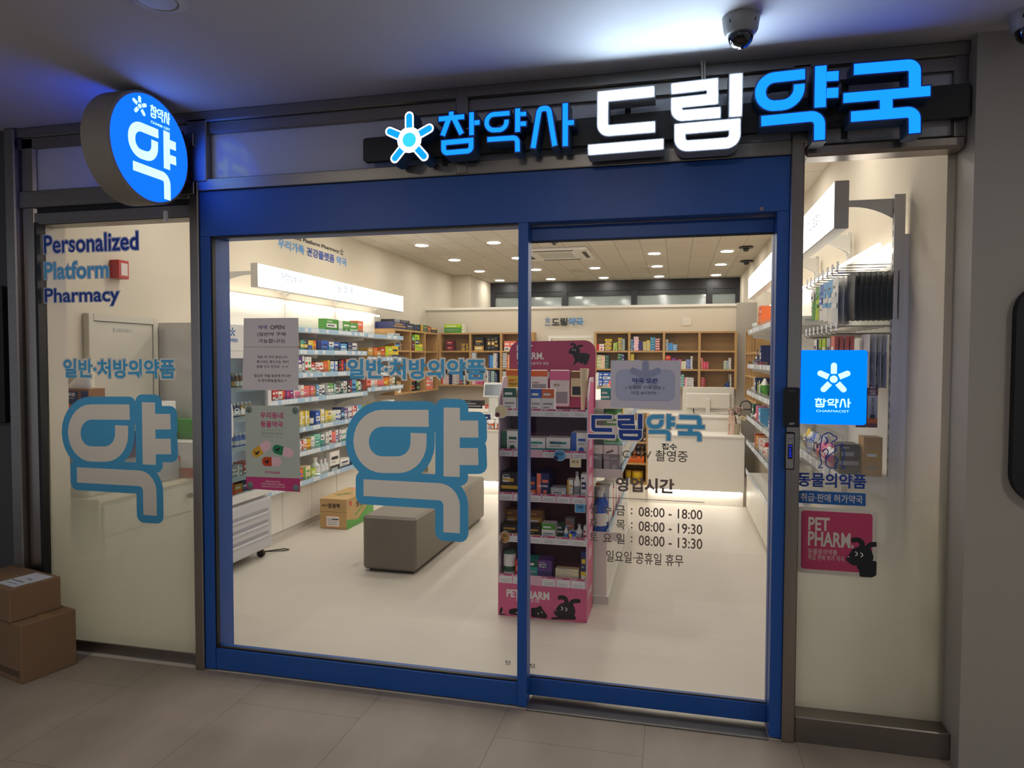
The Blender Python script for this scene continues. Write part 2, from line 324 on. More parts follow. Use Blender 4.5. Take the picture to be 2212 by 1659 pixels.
# ================= the setting =================
XL,XR,YB,ZC,ZO=-3.6,1.02,9.2,2.92,2.735
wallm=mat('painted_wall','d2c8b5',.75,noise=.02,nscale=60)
steel=mat('brushed_steel','a49c94',.28,1,noise=.12,nscale=40,stretch=(1,1,.03),bump=.05)
steeld=mat('dark_brushed_steel','8f8a85',.36,1,noise=.15,nscale=40,stretch=(.03,1,1),bump=.05)
rubber=mat('black_gasket','0b0b0d',.5)
bluem=mat('blue_paint','184e9c',.42,noise=.03,nscale=80)
whitem=mat('white_laminate','e9e4da',.45,noise=.015,nscale=30)
S=lambda mb,n,**k: mb.build(n,kind='structure',**k)
S(MB().box(XL-.1,XR+.1,.0,YB+.1,-.1,0,tiles('floor_tile_inside','d3cbbf',.93,.6,1.2,.5,(.1,.0,0),.42,math.pi/2,.05,(1,6,1),.0016,2.2)),'floor')
S(MB().box(-7,4,-9,0,-.1,0,tiles('stone_tile_outside','93877a',.62,1.2,.6,.5,(.35,.71,0),.55,math.pi/2,.30,(1.6,.55,1),.0022,2.6)),'floor_outside')
S(MB().box(XL-.1,XR+.1,.1,YB+.1,ZC,ZC+.1,tiles('ceiling_board','d8d0c2',.42,.6,.3,.5,(.1,.13,0),.8,math.pi/2,.05,(1,1,1),.0035,60)),'ceiling')
S(MB().box(-7,4,-9,.0,ZO,ZO+.1,mat('painted_soffit','c4c2c4',.7,noise=.02,nscale=90)),'ceiling_outside')
S(MB().box(XL-.12,XL,.1,YB+.1,0,ZC,wallm),'wall_left')
S(MB().box(XR,XR+.12,.1,YB+.1,0,ZC,wallm),'wall_right')
S(MB().box(XL-.1,XR+.1,.02,.1,ZO-.02,ZC+.05,wallm).box(XL-.12,-3.225,.04,.16,0,ZC,wallm),'wall_front')
S(MB().box(XL,-3.28,7.9,YB,0,ZC,wallm),'wall_pilaster')
# partition in front of the dispensary, with its doorway
p=MB()
for a,b,c,d in ((XL,-1.72,0,2.29),(-1.13,.77,0,2.29),(-1.72,-1.13,1.84,2.29)): p.box(a,b,6.68,6.76,c,d,wallm)
p.box(XL,.77,6.66,6.78,2.26,2.294,whitem); S(p,'wall_partition')
S(MB().box(.77,XR,6.60,6.78,0,2.30,mat('grey_wall','aaa398',.7,noise=.02)),'wall_return')  # return wall gets less light; that dimness is put into the darker grey
S(MB().box(-1.76,-1.72,6.655,6.68,0,1.88,whitem).box(-1.13,-1.09,6.655,6.68,0,1.88,whitem).box(-1.72,-1.13,6.655,6.68,1.84,1.88,whitem),'door_2')
# black window band at the very back
dk=mat('black_aluminium','1b1b1d',.38)
b=MB(); b.box(XL,XR,YB,YB+.1,0,2.1,wallm); S(b,'wall_back')
b=MB(); b.box(-3.28,XR,YB-.05,YB+.1,2.74,ZC,dk).box(-3.28,XR,YB-.03,YB+.1,2.66,2.74,dk).box(-3.28,XR,YB-.03,YB+.1,2.1,2.16,dk)
for x in (-3.25,-1.93,-.72,.53,1.0): b.box(x-.05,x+.05,YB-.06,YB+.1,2.1,ZC,dk)
wn=S(b,'window_3'); MB().box(-3.28,XR,YB,YB+.01,2.16,2.66,mat('night_glass','8b9492',.08,0,spec=.9)).build('pane',wn)
# ---- outside walls ----
S(MB().box(-7,-3.36,.0,.12,0,ZO,tiles('grey_wall_panel','5f5e62',.45,2.4,.585,.0,(0,0,0),.6,0,.06,(1,1,1),.004,30)),'wall_outside')
S(MB().box(1.048,3.2,-.075,.12,0,ZO,mat('pillar_panel','9a958d',.55,noise=.03,nscale=120)),'wall_pillar')
# fix wall panel joints to run on the upright face
nt=MATS.get('grey_wall_panel')
# ---- stainless framing of the shopfront ----
T=0
def trim(mb): 
    global T; T+=1; return S(mb,'trim_%d'%T)
trim(MB().box(-3.40,-3.335,-.035,.06,0,ZO,steeld,.006).box(-3.335,-3.245,-.0,.06,0,2.70,steel,.012).box(-3.245,-3.228,-.01,.06,0,2.25,rubber))
trim(MB().box(-2.312,-2.262,-.014,.13,0,2.413,steel,.004))
trim(MB().box(.432,.482,-.014,.13,0,2.425,steel,.004))
trim(MB().box(-2.262,.432,-.016,.1,2.357,2.413,steeld,.003))
trim(MB().box(-3.335,-2.312,-.012,.1,2.325,2.413,steeld,.004).box(-3.335,-2.312,.012,.1,2.30,2.325,rubber).box(-3.25,-2.312,-.004,.1,2.236,2.30,steeld,.004))
trim(MB().box(-3.34,1.048,-.02,.1,2.685,ZO,steeld,.004).box(-3.34,1.048,.0,.1,2.631,2.687,steeld,.004))
trim(MB().box(-2.312,-2.205,-.02,.1,2.40,2.70,steeld,.004).box(-.95,-.895,-.022,.1,2.36,ZO,steeld,.004).box(.432,.50,-.02,.1,2.40,2.70,steeld,.004).box(1.0,1.048,-.004,.1,2.36,2.70,steeld,.004))
trim(MB().box(.482,1.048,-.01,.1,2.345,2.395,steel,.012))
panelm=mat('grey_film_glass','bdbdc2',.12,0,spec=.6)
trim(MB().box(-3.25,-2.312,.02,.06,2.413,2.631,panelm).box(-2.205,-.95,.02,.06,2.413,2.631,panelm).box(-.895,.432,.02,.06,2.413,2.631,panelm).box(.50,1.0,.02,.06,2.395,2.631,panelm))
trim(MB().box(-3.24,-2.312,.03,.14,.0,.06,steeld,.004))
trim(MB().box(.482,1.045,-.002,.14,.0,.107,steeld,.004))
trim(MB().box(-.628,.383,-.014,.13,0,.008,mat('threshold_steel','8c8a86',.45,1),.002))
MB().lathe((-2.50,.05,.035),[(.011,0),(.011,.012),(.007,.03)],steel,14,1,-1).build('sill_bolt',None,True,'small round steel bolt head on the sill under the left window','bolt')
gl=glass()
# ---- windows ----
w1=S(MB().box(-3.235,-2.312,.020,.028,.06,2.236,gl),'window_1')
MB().quad((-3.225,.032,.06),(-2.312,.032,.06),(-2.312,.032,1.45),(-3.225,.032,1.45),film('dotted_film_left','b4b3a3',.42,.93,1.40,.0)).build('privacy_film',w1)
w2=S(MB().box(.482,1.048,.078,.086,.107,2.345,gl),'window_2')
MB().quad((.482,.090,.107),(1.048,.090,.107),(1.048,.090,1.45),(.482,.090,1.45),film('dotted_film_right','c6c5b6',.50,.95,1.36,.0)).build('privacy_film',w2)
MB().box(.482,.4835,.074,.09,.107,2.345,mat('gold_seal','b59a60',.4)).build('seal',w2)
# ---- blue automatic door ----
dr=thing('door_1',(-.9,.03,0),None,None,kind='structure')
MB().box(-2.262,.432,0,.15,2.140,2.357,bluem,.002).build('header',dr)
MB().box(-2.262,-2.206,0,.15,.008,2.14,bluem,.002).build('door_jamb',dr)
MB().box(.385,.432,0,.15,.008,2.14,bluem,.002).build('door_jamb',dr)
fl=MB().box(-2.206,-.672,.004,.07,.008,.112,bluem,.003).box(-.672,-.628,0,.072,.008,2.14,bluem,.002).build('fixed_leaf',dr)
MB().box(-2.206,-2.198,.006,.03,.112,2.14,rubber).box(-2.206,-.672,.006,.03,2.131,2.14,rubber).box(-2.206,-.672,.012,.03,.112,.119,rubber).build('gasket',fl)
MB().box(-2.206,-.672,.033,.041,.112,2.14,gl).build('pane',fl)
sl=MB().box(-.672,.384,.078,.118,2.072,2.135,bluem,.002).box(-.672,.384,.078,.118,.026,.106,bluem,.003).box(-.672,-.64,.078,.118,.026,2.13,bluem).box(.3835,.3845,.078,.118,.026,2.13,bluem).build('sliding_leaf',dr)
MB().box(-.64,.384,.082,.09,2.064,2.073,rubber).box(-.64,.384,.082,.09,.105,.111,rubber).build('gasket',sl)
MB().box(-.64,.384,.092,.10,.106,2.073,gl).build('pane',sl)
MB().cyl((.325,-.004,2.152),.008,.006,steel,1,14).build('lock',dr,True)
# ---- downlights ----
ringm=mat('white_metal','e6e3dc',.4); lamp=mat('lamp_white','fffaf0',emit=L_DOWN)
rows=[1.2,2.45,3.7,4.94,6.2,7.45,8.72]; rn=['first','second','third','fourth','fifth','sixth','seventh']
cols=[-3.0,-2.1,-1.2,-.29,.61]; cn=['beside the left wall','second from the left wall','in the middle','second from the right wall','beside the right wall']
for j,y in enumerate(rows):
    for i,x in enumerate(cols):
        if j==4 and i==2: continue
        t=thing('downlight',(x,y,ZC),'round white recessed ceiling downlight, %s row from the shopfront, %s'%(rn[j],cn[i]),'downlight','ceiling downlights')
        MB().lathe((x,y,ZC),[(.088,0),(.088,.004),(.078,.006)],ringm,20,2,-1).build('trim_ring',t,True)
        MB().cyl((x,y,ZC-.0075),.076,.001,lamp,2,20).build('diffuser',t)
# lamps of the passage outside, behind the viewer
clamp=mat('passage_lamp','fff4e6',emit=L_COR)
for i,(x,y,l) in enumerate(((-2.5,-2.5,'left'),(-.5,-2.5,'middle'),(2.3,-2.2,'right'))):
    t=thing('passage_light',(x,y,ZO),'square passage ceiling light behind the viewer, %s one of three'%l,'ceiling light','passage ceiling lights')
    MB().box(x-.17,x+.17,y-.17,y+.17,ZO-.012,ZO,ringm,.004).build('frame',t); MB().box(x-.15,x+.15,y-.15,y+.15,ZO-.014,ZO-.012,clamp).build('diffuser',t)
# ================= signs on the shopfront =================
eb=matE('letter_blue_light',(.012,.39,3.8),1); ew=matE('letter_white_light',(.62,.80,1),L_SIGN*3.6); ecy=matE('letter_cyan_light',(.05,.75,1.3),1)
ret=mat('letter_return_navy','24466e',.4); retw=mat('letter_return_grey','8f9096',.45); blk=mat('satin_black','101114',.45); blk2=mat('matt_black','0a0a0b',.6)
sg=thing('channel_letter_sign',(-.15,-.03,2.4),'long row of backlit blue and white channel letters on a black bar above the door','sign')
MB().prism(fillet([(-1.374,2.43),(1.04,2.445),(1.04,2.566),(-1.374,2.535)],[.012]*4,True,3),FRY(-.022),0,.03,blk).build('mounting_bar',sg)
for x in (-.205,.62,-1.0): MB().box(x-.012,x+.012,-.0215,-.0205,2.40,2.62,blk).build('bracket',sg)
MB().tube([(.085,-.05,2.735),(.088,-.052,2.68),(.09,-.06,2.6)],.004,mat('cable_white','cfc8bb',.5)).tube([(.096,-.05,2.735),(.098,-.052,2.68),(.098,-.06,2.6)],.004,mat('cable_white')).build('cable',sg,True)
F=FRY(-.052)
for nm,em,rm in (('cham',eb,ret),('yaks',eb,ret),('sa',eb,ret),('deu',ew,retw),('rim',ew,retw),('yak',eb,ret),('guk',eb,ret)):
    b=MB(); glyph(b,nm,F,0,.088,rm,.004); l=b.build('letter',sg,label='white lit letter' if em is ew else 'blue lit letter')
    b=MB(); glyph(b,nm,F,.0882,.0895,em,-.0015); b.build('letter_face',l)
b=MB()
b2=MB(); b3=MB()
def star(mb,cx,cz,R,fr,d0,d1,m,mc=None,grow=0,inner=.30,core=.22,wd=.37):
    "five capsule petals round a disc"
    for k,a in enumerate((90,155,25,228,312)):
        a=math.radians(a); ux,uz=math.cos(a),math.sin(a); r1=R*(1-wd/2); w=R*wd+2*grow; e=k*.00005
        mb.strip([(cx+ux*(inner*R-grow),cz+uz*(inner*R-grow)),(cx+ux*r1,cz+uz*r1)],w,fr,d0,d1+e,m); mb.disc(cx+ux*r1,cz+uz*r1,w/2,fr,d0,d1+e,m,16)
    if core: mb.disc(cx,cz,core*R+grow,fr,d0,d1+.0004,mc or m,20)
cx,cz=-1.118,2.483
star(b,cx,cz,.122,F,0,.088,ret,None,.002,0,.3,.36); lg=b.build('emblem',sg,label='lit flower emblem of five capsules')
star(b2,cx,cz,.120,F,.0882,.0888,matE('emblem_white_light',(1,1,1),1.3),None,0,0,.46,.34); b2.build('emblem_outline',lg)
star(b3,cx,cz,.112,F,.0890,.0896,matE('emblem_blue_light',(.01,.42,2.2),1),ecy,0,.46,.27,.24); b3.build('emblem_face',lg)
# ---- round projecting sign ----
rs=thing('projecting_sign',(-2.35,-.29,2.235),'round blue backlit sign with white lettering projecting from the wall above the window','sign')
px0,px1=-2.425,-2.285; cy,cz,R=-.285,2.482,.243
MB().lathe((px0,cy,cz),[(R-.004,0),(R,.004),(R,px1-px0-.004),(R-.008,px1-px0)],mat('sign_drum_grey','8d877e',.55,noise=.05),56,0).build('drum',rs,True)
f=MB().cyl((px1,cy,cz),R-.012,.002,matE('disc_blue_light',(.008,.205,2.6),1),0,56).cyl((px0-.002,cy,cz),R-.012,.002,matE('disc_blue_light',0),0,56).build('face',rs)
wl=matE('disc_white_light',(.45,.82,1.0),1.7); b=MB(); FR=FRX(px1+.0025,1); sb=gbox(['yakd'])
glyph(b,'yakd',FR,0,.001,wl,0,sb,(cy-.135,cy+.152,cz-.205,cz+.105)); star(b,cy-.068,cz+.163,.044,FR,0,.001,wl,None,0,.36,.22,.36)
sb2=gbox(['cham','yaks','sa'])
for n in ('cham','yaks','sa'): glyph(b,n,FR,0,.001,wl,.0003,sb2,(cy-.005,cy+.115,cz+.137,cz+.195))
text(b,'CHARM CIST',FR,cy-.005,cy+.115,cz+.112,cz+.124,.001,wl,.02); b.build('lettering',rs)
for z in (2.60,2.37): MB().box(-2.40,-2.27,-.03,-.021,z-.03,z+.03,steel,.003).tube([(-2.33,-.045,z),(-2.33,-.025,z+.04)],.006,blk).build('wall_bracket',rs)
MB().box(-2.345,-2.33,-.15,-.13,2.19,2.24,ringm,.003).build('drip_spout',rs)
# ---- square light panel, access reader, push switch ----
sq=thing('glow_sign',(.6,-.01,1.295),'square glowing blue panel with white flower emblem on the window beside the door','sign')
x0,x1,z0,z1=.478,.722,1.296,1.588
sb_=MB().prism(rrect(x0,x1,z0,z1,.012),FRY(.02),0,.03,matE('panel_blue_light',(.0,.27,1.7),1)).build('body',sq)
b=MB(); F=FRY(-.0103); mx=.602
star(b,mx,1.474,.065,F,0,.0006,wl,None,0,.33,.22,.34)
for n in ('cham','yaks','sa'): glyph(b,n,F,0,.0006,wl,.0004,sb2,(.535,.665,1.362,1.399))
text(b,'CHARMACIST',F,.540,.660,1.344,1.353,.0006,wl,.0); b.build('lettering',sq)
rd=thing('access_reader',(.444,-.02,1.283),'black fingerprint door access reader on the steel post','access reader')
MB().box(.415,.475,-.042,-.014,1.284,1.44,blk,.004).build('case',rd)
MB().prism(rrect(.427,.462,1.335,1.40,.006),FRY(-.042),0,.0012,blk2).box(.433,.455,-.0432,-.042,1.426,1.4275,mat('grey_print','6c6c70')).build('sensor_window',rd)
b=MB(); text(b,'ADT',FRY(-.0425),.436,.456,1.294,1.302,.0005,mat('light_print','c9c9cc'),.02); b.build('lettering',rd)
sw=thing('push_switch',(.443,-.02,1.118),'slim silver automatic door push switch with blue lit panel','switch')
MB().box(.424,.462,-.022,-.014,1.112,1.262,blk,.004).build('backplate',sw)
MB().box(.4285,.4575,-.032,-.02,1.117,1.257,mat('anodised_silver','9c9894',.35,.6),.003).build('cover',sw)
MB().box(.435,.452,-.0328,-.0318,1.157,1.215,mat('display_black','040408',.2)).build('display',sw)
b=MB(); F=FRY(-.0332); bl=matE('display_blue_light',(.03,.06,1.6),1.2)
for i,c in enumerate('PUSH'): text(b,c,F,.440,.447,1.192-i*.0092,1.1985-i*.0092,.0002,bl,.01)
b.strip([(.438,1.205),(.4435,1.211),(.449,1.205)],.0015,F,0,.0002,bl)
text(b,'AUTO',FRY(-.0323),.436,.451,1.235,1.2405,.0002,blk,.03); b.build('lettering',sw)
# ---- soffit cameras and ring speaker ----
def dome(x,y,z,r,lab,grp=None):
    t=thing('dome_camera',(x,y,z),lab,'security camera',grp)
    MB().lathe((x,y,z),[(r*1.02,0),(r,r*.25),(r*.92,r*.75),(r*.78,r*.98),(r*.70,r*1.0)],mat('camera_white','8f8c88',.4),32,2,-1).build('housing',t,True)
    MB().lathe((x,y,z-r*.97),[(r*.70,0),(r*.69,r*.15),(r*.60,r*.42),(r*.42,r*.62),(r*.2,r*.72),(.002,r*.75)],mat('dome_black','050506',.05,spec=.8),28,2,-1).build('dome_window',t,True)
    b=MB()
    for a in (-2.3,-.75): b.box(x+r*.95*math.cos(a)-.002,x+r*.95*math.cos(a)+.002,y+r*.97*math.sin(a)-.002,y+r*.97*math.sin(a)+.002,z-r*.55,z-r*.38,blk)
    b.build('screw_recess',t); return t
dome(.205,-.385,ZO,.062,'white dome security camera with black lens on the soffit above the lit sign','outdoor cameras')
dome(1.16,-.20,ZO,.062,'dark dome security camera on the soffit by the corner pillar','outdoor cameras')
t=thing('ceiling_speaker',(-1.675,-.96,ZO),'round ring fitting recessed in the soffit near the round sign','ceiling speaker')
MB().lathe((-1.675,-.96,ZO),[(.098,0),(.098,.004),(.07,.014),(.066,.004)],mat('ring_white','c4c4c4',.4),36,2,-1).build('rim',t,True)
MB().lathe((-1.675,-.96,ZO),[(.064,0),(.063,.012),(.02,.013)],mat('ring_white'),30,2,-1).build('centre_plate',t,True)
# ---- dark panels at the picture's edges ----
MB().box(-3.86,-3.435,-.035,-.001,1.205,1.925,blk2,.004).build('wall_screen',None,label='black rectangular screen on the grey tiled wall at the left edge',cat='screen')
MB().prism(rrect(1.183,1.62,1.03,1.83,.11,8),FRY(-.075),.0,.035,blk2).build('wall_panel',None,label='black wall panel with big rounded corners on the corner pillar',cat='panel')
# ================= stickers and notices on the glass =================
dsil=mat('sticker_silver','c6c2bd',.5,trans=.52); dblu=mat('sticker_blue','4390c0',.5,trans=.5); dnav=mat('sticker_navy','1f3c88',.5,trans=.35); dgry=mat('sticker_grey','6b5f58',.6,trans=.15); dink=mat('ink_black','16161c',.7); dinkb=mat('ink_blue','1b2f7a',.7)
def sticker(name,lab,loc,cat='sticker',group=None): return thing(name,loc,lab,cat,group)
YW,YD,YS=.0185,.0322,.0912; YR=.0772     # just in front of the left window, the fixed leaf, the sliding leaf, the right window
for nm,q,Y,wh in (('window',(138,777,377,816),YW,'on the left window'),('door',(752,777,1047,818),YD,'on the blue door')):
    B=PB(*q,Y); t=sticker('lettering_sticker','blue outlined Korean words in one line above the giant letter %s'%wh,((B[0]+B[1])/2,Y,B[2]))
    Art(FRY(Y)).layer('contour',dsil).words('일반·처방의약품',B,.105,0).layer('lettering',dblu).words('일반·처방의약품',B,.034,0).build(t)
sb=gbox(['yakd'])
for q,Y,wh in (((148,868,370,1109),YW,'on the left window'),(None,YD,'on the blue door')):
    D=PB(*q,Y) if q else sb; t=sticker('letter_sticker','giant silver Korean letter with blue contour stuck %s'%wh,((D[0]+D[1])/2,Y,D[2]-.04)); F=FRY(Y)
    Art(F).layer('backing',dblu).mb(lambda b:glyph(b,'yakd',F,0,0,None,.040,sb,D,1)).poly([(D[0]+(D[1]-D[0])*a,D[2]+(D[3]-D[2])*c) for a,c in ((.1,.6),(.2,.5),(.45,.5),(.52,.6),(.52,.82),(.2,.85),(.1,.78))]).layer('letter',dsil).mb(lambda b:glyph(b,'yakd',F,0,0,None,0,sb,D)).build(t)
for s,q,m,c in (('Personalized',(95,505,298,543),dnav,'navy'),('Platform',(96,565,234,601),dblu,'sky blue'),('Pharmacy',(97,622,257,661),dnav,'navy')):
    B=PB(*q,YW); t=sticker('word_sticker','%s English word %s on the left window'%(c,{'Personalized':'topmost of three','Platform':'in the middle of three','Pharmacy':'lowest of three'}[s]),((B[0]+B[1])/2,YW,B[2]),group='window words')
    Art(FRY(YW)).layer('contour',mat('sticker_outline','a2a6b8',.5,trans=.4)).words(s,B,.06,0).layer('lettering',m).words(s,B,.012,0).build(t)
    if 1:
        V,_=textmesh(s,0); b1,_=textmesh(s[0],0); w1=(b1.max(0)-b1.min(0))[0]/(V.max(0)-V.min(0))[0]*(B[1]-B[0])
paper=mat('paper_white','bfbbc0',.7,trans=.28)
z1s=lambda a,b:(480+a/5.267,500+b/5.267); z2s=lambda a,b:(480+a/5.267,815+b/5.267)
def nb(fn,a,b,c,d): p=fn(a,b);q=fn(c,d); return (p[0],p[1],q[0],q[1])
def pp(q,Y): P=[onY(a,b,Y) for a,b in q]; return [(p[0],p[2]) for p in P]
# opening notice of two taped sheets
t=sticker('notice','grey paper opening notice of two taped sheets on the left door pane',(-1.9,YD,1.37),'notice')
A=Art(FRY(YD)).layer('sheet',paper).poly(pp(((526,749),(645.5,748.5),(644.5,686.5),(526.5,687.5)),YD)).layer('sheet',paper).poly(pp(((523,842),(645,843.5),(645.5,749.6),(526,750)),YD)).layer('fold',dgry).poly(pp(((526,750.2),(645.5,749.8),(645.5,748.8),(526,749.2)),YD)).layer('heading',dinkb).words('약국',PB(*nb(z1s,410,1067,516,1115),YD),.02).layer('lettering',dink)
for s,q,f in (('OPEN',(545,1067,708,1115),z1s),('(일반약 구매',(398,1147,720,1197),z1s),('가능합니다)',(412,1222,712,1277),z1s),('계속 약 구비 중입니다.',(398,1412,748,1446),z1s),('혹시라도 찾으시는 약이',(392,1466,752,1501),z1s),('없을 수도 있어요. ㅠ.ㅠ',(392,1520,752,1553),z1s),('필요한 약을 말씀해 주시면',(362,1625,778,1659),z1s),('꼭 준비해놓을께요.^^',(405,20,738,56),z2s)): A.words(s,PB(*nb(f,*q),YD),.016)
A.build(t)
# pet poster with suction cups
t=sticker('poster','pale green poster with three coloured capsules held by suction cups',(-1.9,YD,.9),'poster'); psm=mat('poster_sage','a7b0a9',.4,trans=.24); pm=mat('poster_magenta','b03870',.4,trans=.2)
A=Art(FRY(YD)).layer('board',psm).poly(pp(((532,1055),(648.5,1063),(647,877),(529,876)),YD)).layer('band',pm).poly(pp(((531.8,1055),(648.5,1063),(648,1033.5),(531.5,1029.5)),YD)).layer('heading',pm)
for s,q,o in (('우리동네',(432,397,692,470),.03),('동물약국',(435,497,692,571),.03),('PETPHARM',(490,1070,652,1098),.03)): A.words(s,PB(*nb(z2s,*q),YD),o)
A.layer('lettering',dgry).words('동물용의약품 취급약국',PB(*nb(z2s,442,627,692,655),YD))
for y in (600,676): B=PB(*nb(z2s,440,y,690,y+3),YD); A.poly([(B[0],B[2]),(B[1],B[2]),(B[1],B[3]),(B[0],B[3])])
A.layer('small_print',dsil)
for s,q in (('동물용의약품 취급약국',(490,1180,660,1197)),('우리동네 동물약국에서 상담하세요',(440,1207,710,1228)),('동물용의약품 취급 판매 허가 약국',(450,1238,715,1256))): A.words(s,PB(*nb(z2s,*q),YD))
for (ax,ay,bx,by,h,an) in ((385,860,505,775,'c79a2c','cat'),(620,820,762,858,'1f7a52','cat'),(498,958,628,962,'b8431f','dog')):
    a,c=pp((z2s(ax,ay),z2s(bx,by)),YD); md=((a[0]+c[0])/2,(a[1]+c[1])/2); w_=.045
    A.layer('capsule',mat('capsule_'+h,h,.4,trans=.2)).strip([a,md],w_).disc(a[0],a[1],w_/2).layer('capsule',mat('capsule_pink','d8b2c0',.4,trans=.2)).strip([md,c],w_).disc(c[0],c[1],w_/2).layer('animal_picture',dink).disc(a[0]+.004,a[1]-.002,.009,12,.006).disc(a[0]+.013,a[1]+.005,.005,10).strip([(a[0]-.004,a[1]),(a[0]-.011,a[1]+.008)],.003).strip([(a[0],a[1]-.004),(a[0]-.002,a[1]-.012)],.003).strip([(a[0]+.009,a[1]-.004),(a[0]+.011,a[1]-.012)],.003)
A.build(t)
for a,c in ((303,367),(833,379),(318,1225),(840,1258)):
    q=onY(*z2s(a,c),YD); b=MB().lathe((q[0],YD-.0005,q[2]),[(.017,0),(.015,.002),(.006,.004),(.005,.010),(.001,.011)],mat('suction_rubber','8fa09a',.15,trans=.3),18,1,-1); b.build('suction_cup',t,True)
# paper on the sliding leaf
t=sticker('notice','pale blue paper notice with a faint flower emblem on the sliding door pane',(-.2,YS,1.3),'notice'); zz=lambda a,c:(1260+a/11.06,780+c/11.06); e=.0014; F=FRY(YS)
B=PB(*nb(zz,775,210,2185,948),YS); c=onY(*zz(1483,370),YS)
A=Art(F).layer('sheet',mat('paper_lilac','b4b3c2',.7,trans=.30)).poly(pp(((1319,880),(1470,886),(1470.5,778.5),(1319.5,778.5)),YS)).layer('border',mat('paper_line','7a82a0',.7,trans=.2)).poly(rrect(*B,.03)).layer('panel',mat('paper_blue','9aa0bc',.7,trans=.30)).poly(rrect(B[0]+e,B[1]-e,B[2]+e,B[3]-e,.029)).layer('emblem',mat('paper_emblem','848dab',.7,trans=.25)).mb(lambda b:star(b,c[0],c[2],.072,F,0,0,None,None,0,0,.2,.4)).layer('heading',dinkb).words('약국 오픈',PB(*nb(zz,1160,405,1790,530),YS),.03).layer('lettering',dink)
for s,q in (('( 일반약 구매 가능 )',(1010,590,1935,690)),('아침 8시부터~',(1140,718,1805,806))): A.words(s,PB(*nb(zz,*q),YS),.006)
A.build(t)
# shop name, camera notice and opening hours on the sliding leaf
zh=lambda a,c:(1260+a/4.607,870+c/4.607)
t=sticker('lettering_sticker','navy and blue outlined Korean shop name on the sliding door pane',(-.15,YS,1.2)); ns=['deu','rim','yak','guk']; sbn=gbox(ns); D=PB(*nb(zh,48,112,1206,376),YS)
A=Art(F).layer('contour',dsil)
for n in ns: A.mb(lambda b:glyph(b,n,F,0,0,None,.0055,sbn,D,1))
for n,m in zip(ns,(dnav,dnav,dblu,dblu)): A.layer('letter',m).mb(lambda b:glyph(b,n,F,0,0,None,.0008,sbn,D))
A.build(t)
t=sticker('lettering_sticker','grey camera pictogram and words above the opening hours on the sliding pane',(-.15,YS,1.1)); B=PB(1303,961,1336,994,YS)
Art(F).layer('pictogram',dgry).strip(fillet([(B[0],B[2]),(B[1],B[2]),(B[1],B[3]),(B[0],B[3])],[.008]*4,True,4),.0034,True).poly(pp([zh(a,b) for a,b in ((222,490),(295,465),(302,488),(232,508))],YS)).layer('lettering',dgry).words('CCTV',PB(*nb(zh,388,478,678,552),YS),.012).words('촬영중',PB(*nb(zh,718,475,1040,588),YS),.012).build(t)
t=sticker('opening_hours_sticker','grey opening hours table in Korean on the sliding door pane',(-.1,YS,.75))
A=Art(F).layer('heading',dgry).words('영업시간',PB(*nb(zh,322,748,905,895),YS),.035).layer('rule',dgry).strip(pp(((1268,1072.5),(1522,1085.5)),YS),.0028).layer('lettering',dgry)
for s,q in (('월',(65,1012,140,1105)),('수',(190,1020,285,1110)),('금',(328,1022,415,1122)),(':',(472,1050,490,1110)),('08:00 - 18:00',(550,1052,1185,1148)),('화',(65,1150,140,1240)),('·',(225,1190,240,1206)),('목',(328,1165,415,1262)),(':',(472,1190,490,1252)),('08:00 - 19:30',(550,1195,1185,1296)),('토',(62,1295,142,1372)),('요',(195,1302,282,1385)),('일',(328,1302,412,1405)),(':',(472,1330,490,1390)),('08:00 - 13:30',(550,1336,1185,1440)),('일요일·공휴일 휴무',(228,1490,995,1608))): A.words(s,PB(*nb(zh,*q),YS),.012)
A.build(t)
for q,wh in (((1092,1427,YD),'left of'),((1145,1434,YS),'right of')):
    B=PB(q[0],q[1],q[0]+11,q[1]+10,q[2]); t=sticker('approval_mark','tiny black printed glass mark %s the blue door stile'%wh,(B[0],q[2],B[2]),'mark'); hz=(B[2]+B[3])/2
    Art(FRY(q[2])).layer('print',dink).words('KS',(B[0],B[1],hz,B[3]),.02).words('강화유리',(B[0],B[1],B[2],hz-.001),.02).build(t)
# right window: animals outline, words, bar, pet sticker
F=FRY(YR)
t=sticker('animal_sticker','navy line drawing of a dog and a cat on the right window',(.63,YR,1.15)); zq=lambda a,c:(1720+a/6.506,900+c/6.506); A=Art(F).layer('line_drawing',dnav)
for pts in (((312,718),(380,718)),((312,718),(358,665),(330,520),(340,400),(370,270),(430,225),(490,235),(520,272),(575,280),(570,320),(490,360),(505,402)),((400,275),(440,330),(430,375),(385,385)),((370,495),(390,455),(440,455),(450,500),(412,590),(420,680),(470,725),(575,722),(570,700),(530,690)),((412,600),(470,540),(540,490),(570,465),(540,435),(545,410),(630,395),(655,378),(650,420),(640,425),(680,520),(660,600),(632,690),(685,715),(680,730),(630,728)),((525,565),(575,580),(585,620),(545,680))):
    P=pp([zq(a,c) for a,c in pts],YR); A.strip(fillet(P,[.012]*len(P),False,4),.0042)
A.build(t)
B=PB(*nb(zq,20,795,985,1000),YR); t=sticker('lettering_sticker','navy Korean words below the animal drawing on the right window',((B[0]+B[1])/2,YR,B[2])); Art(F).layer('lettering',dnav).words('동물의약품',B,.028).build(t)
t=sticker('bar_sticker','blue bar sticker with grey Korean words on the right window',(.6,YR,1.02))
Art(F).layer('bar',mat('sticker_bar_blue','1f5598',.5,trans=.25)).poly(pp([zq(a,c) for a,c in ((20,1210),(975,1260),(978,1080),(22,1036))],YR)).layer('lettering',dsil).words('취급·판매 허가약국',PB(*nb(zq,62,1090,935,1205),YR),.01).build(t)
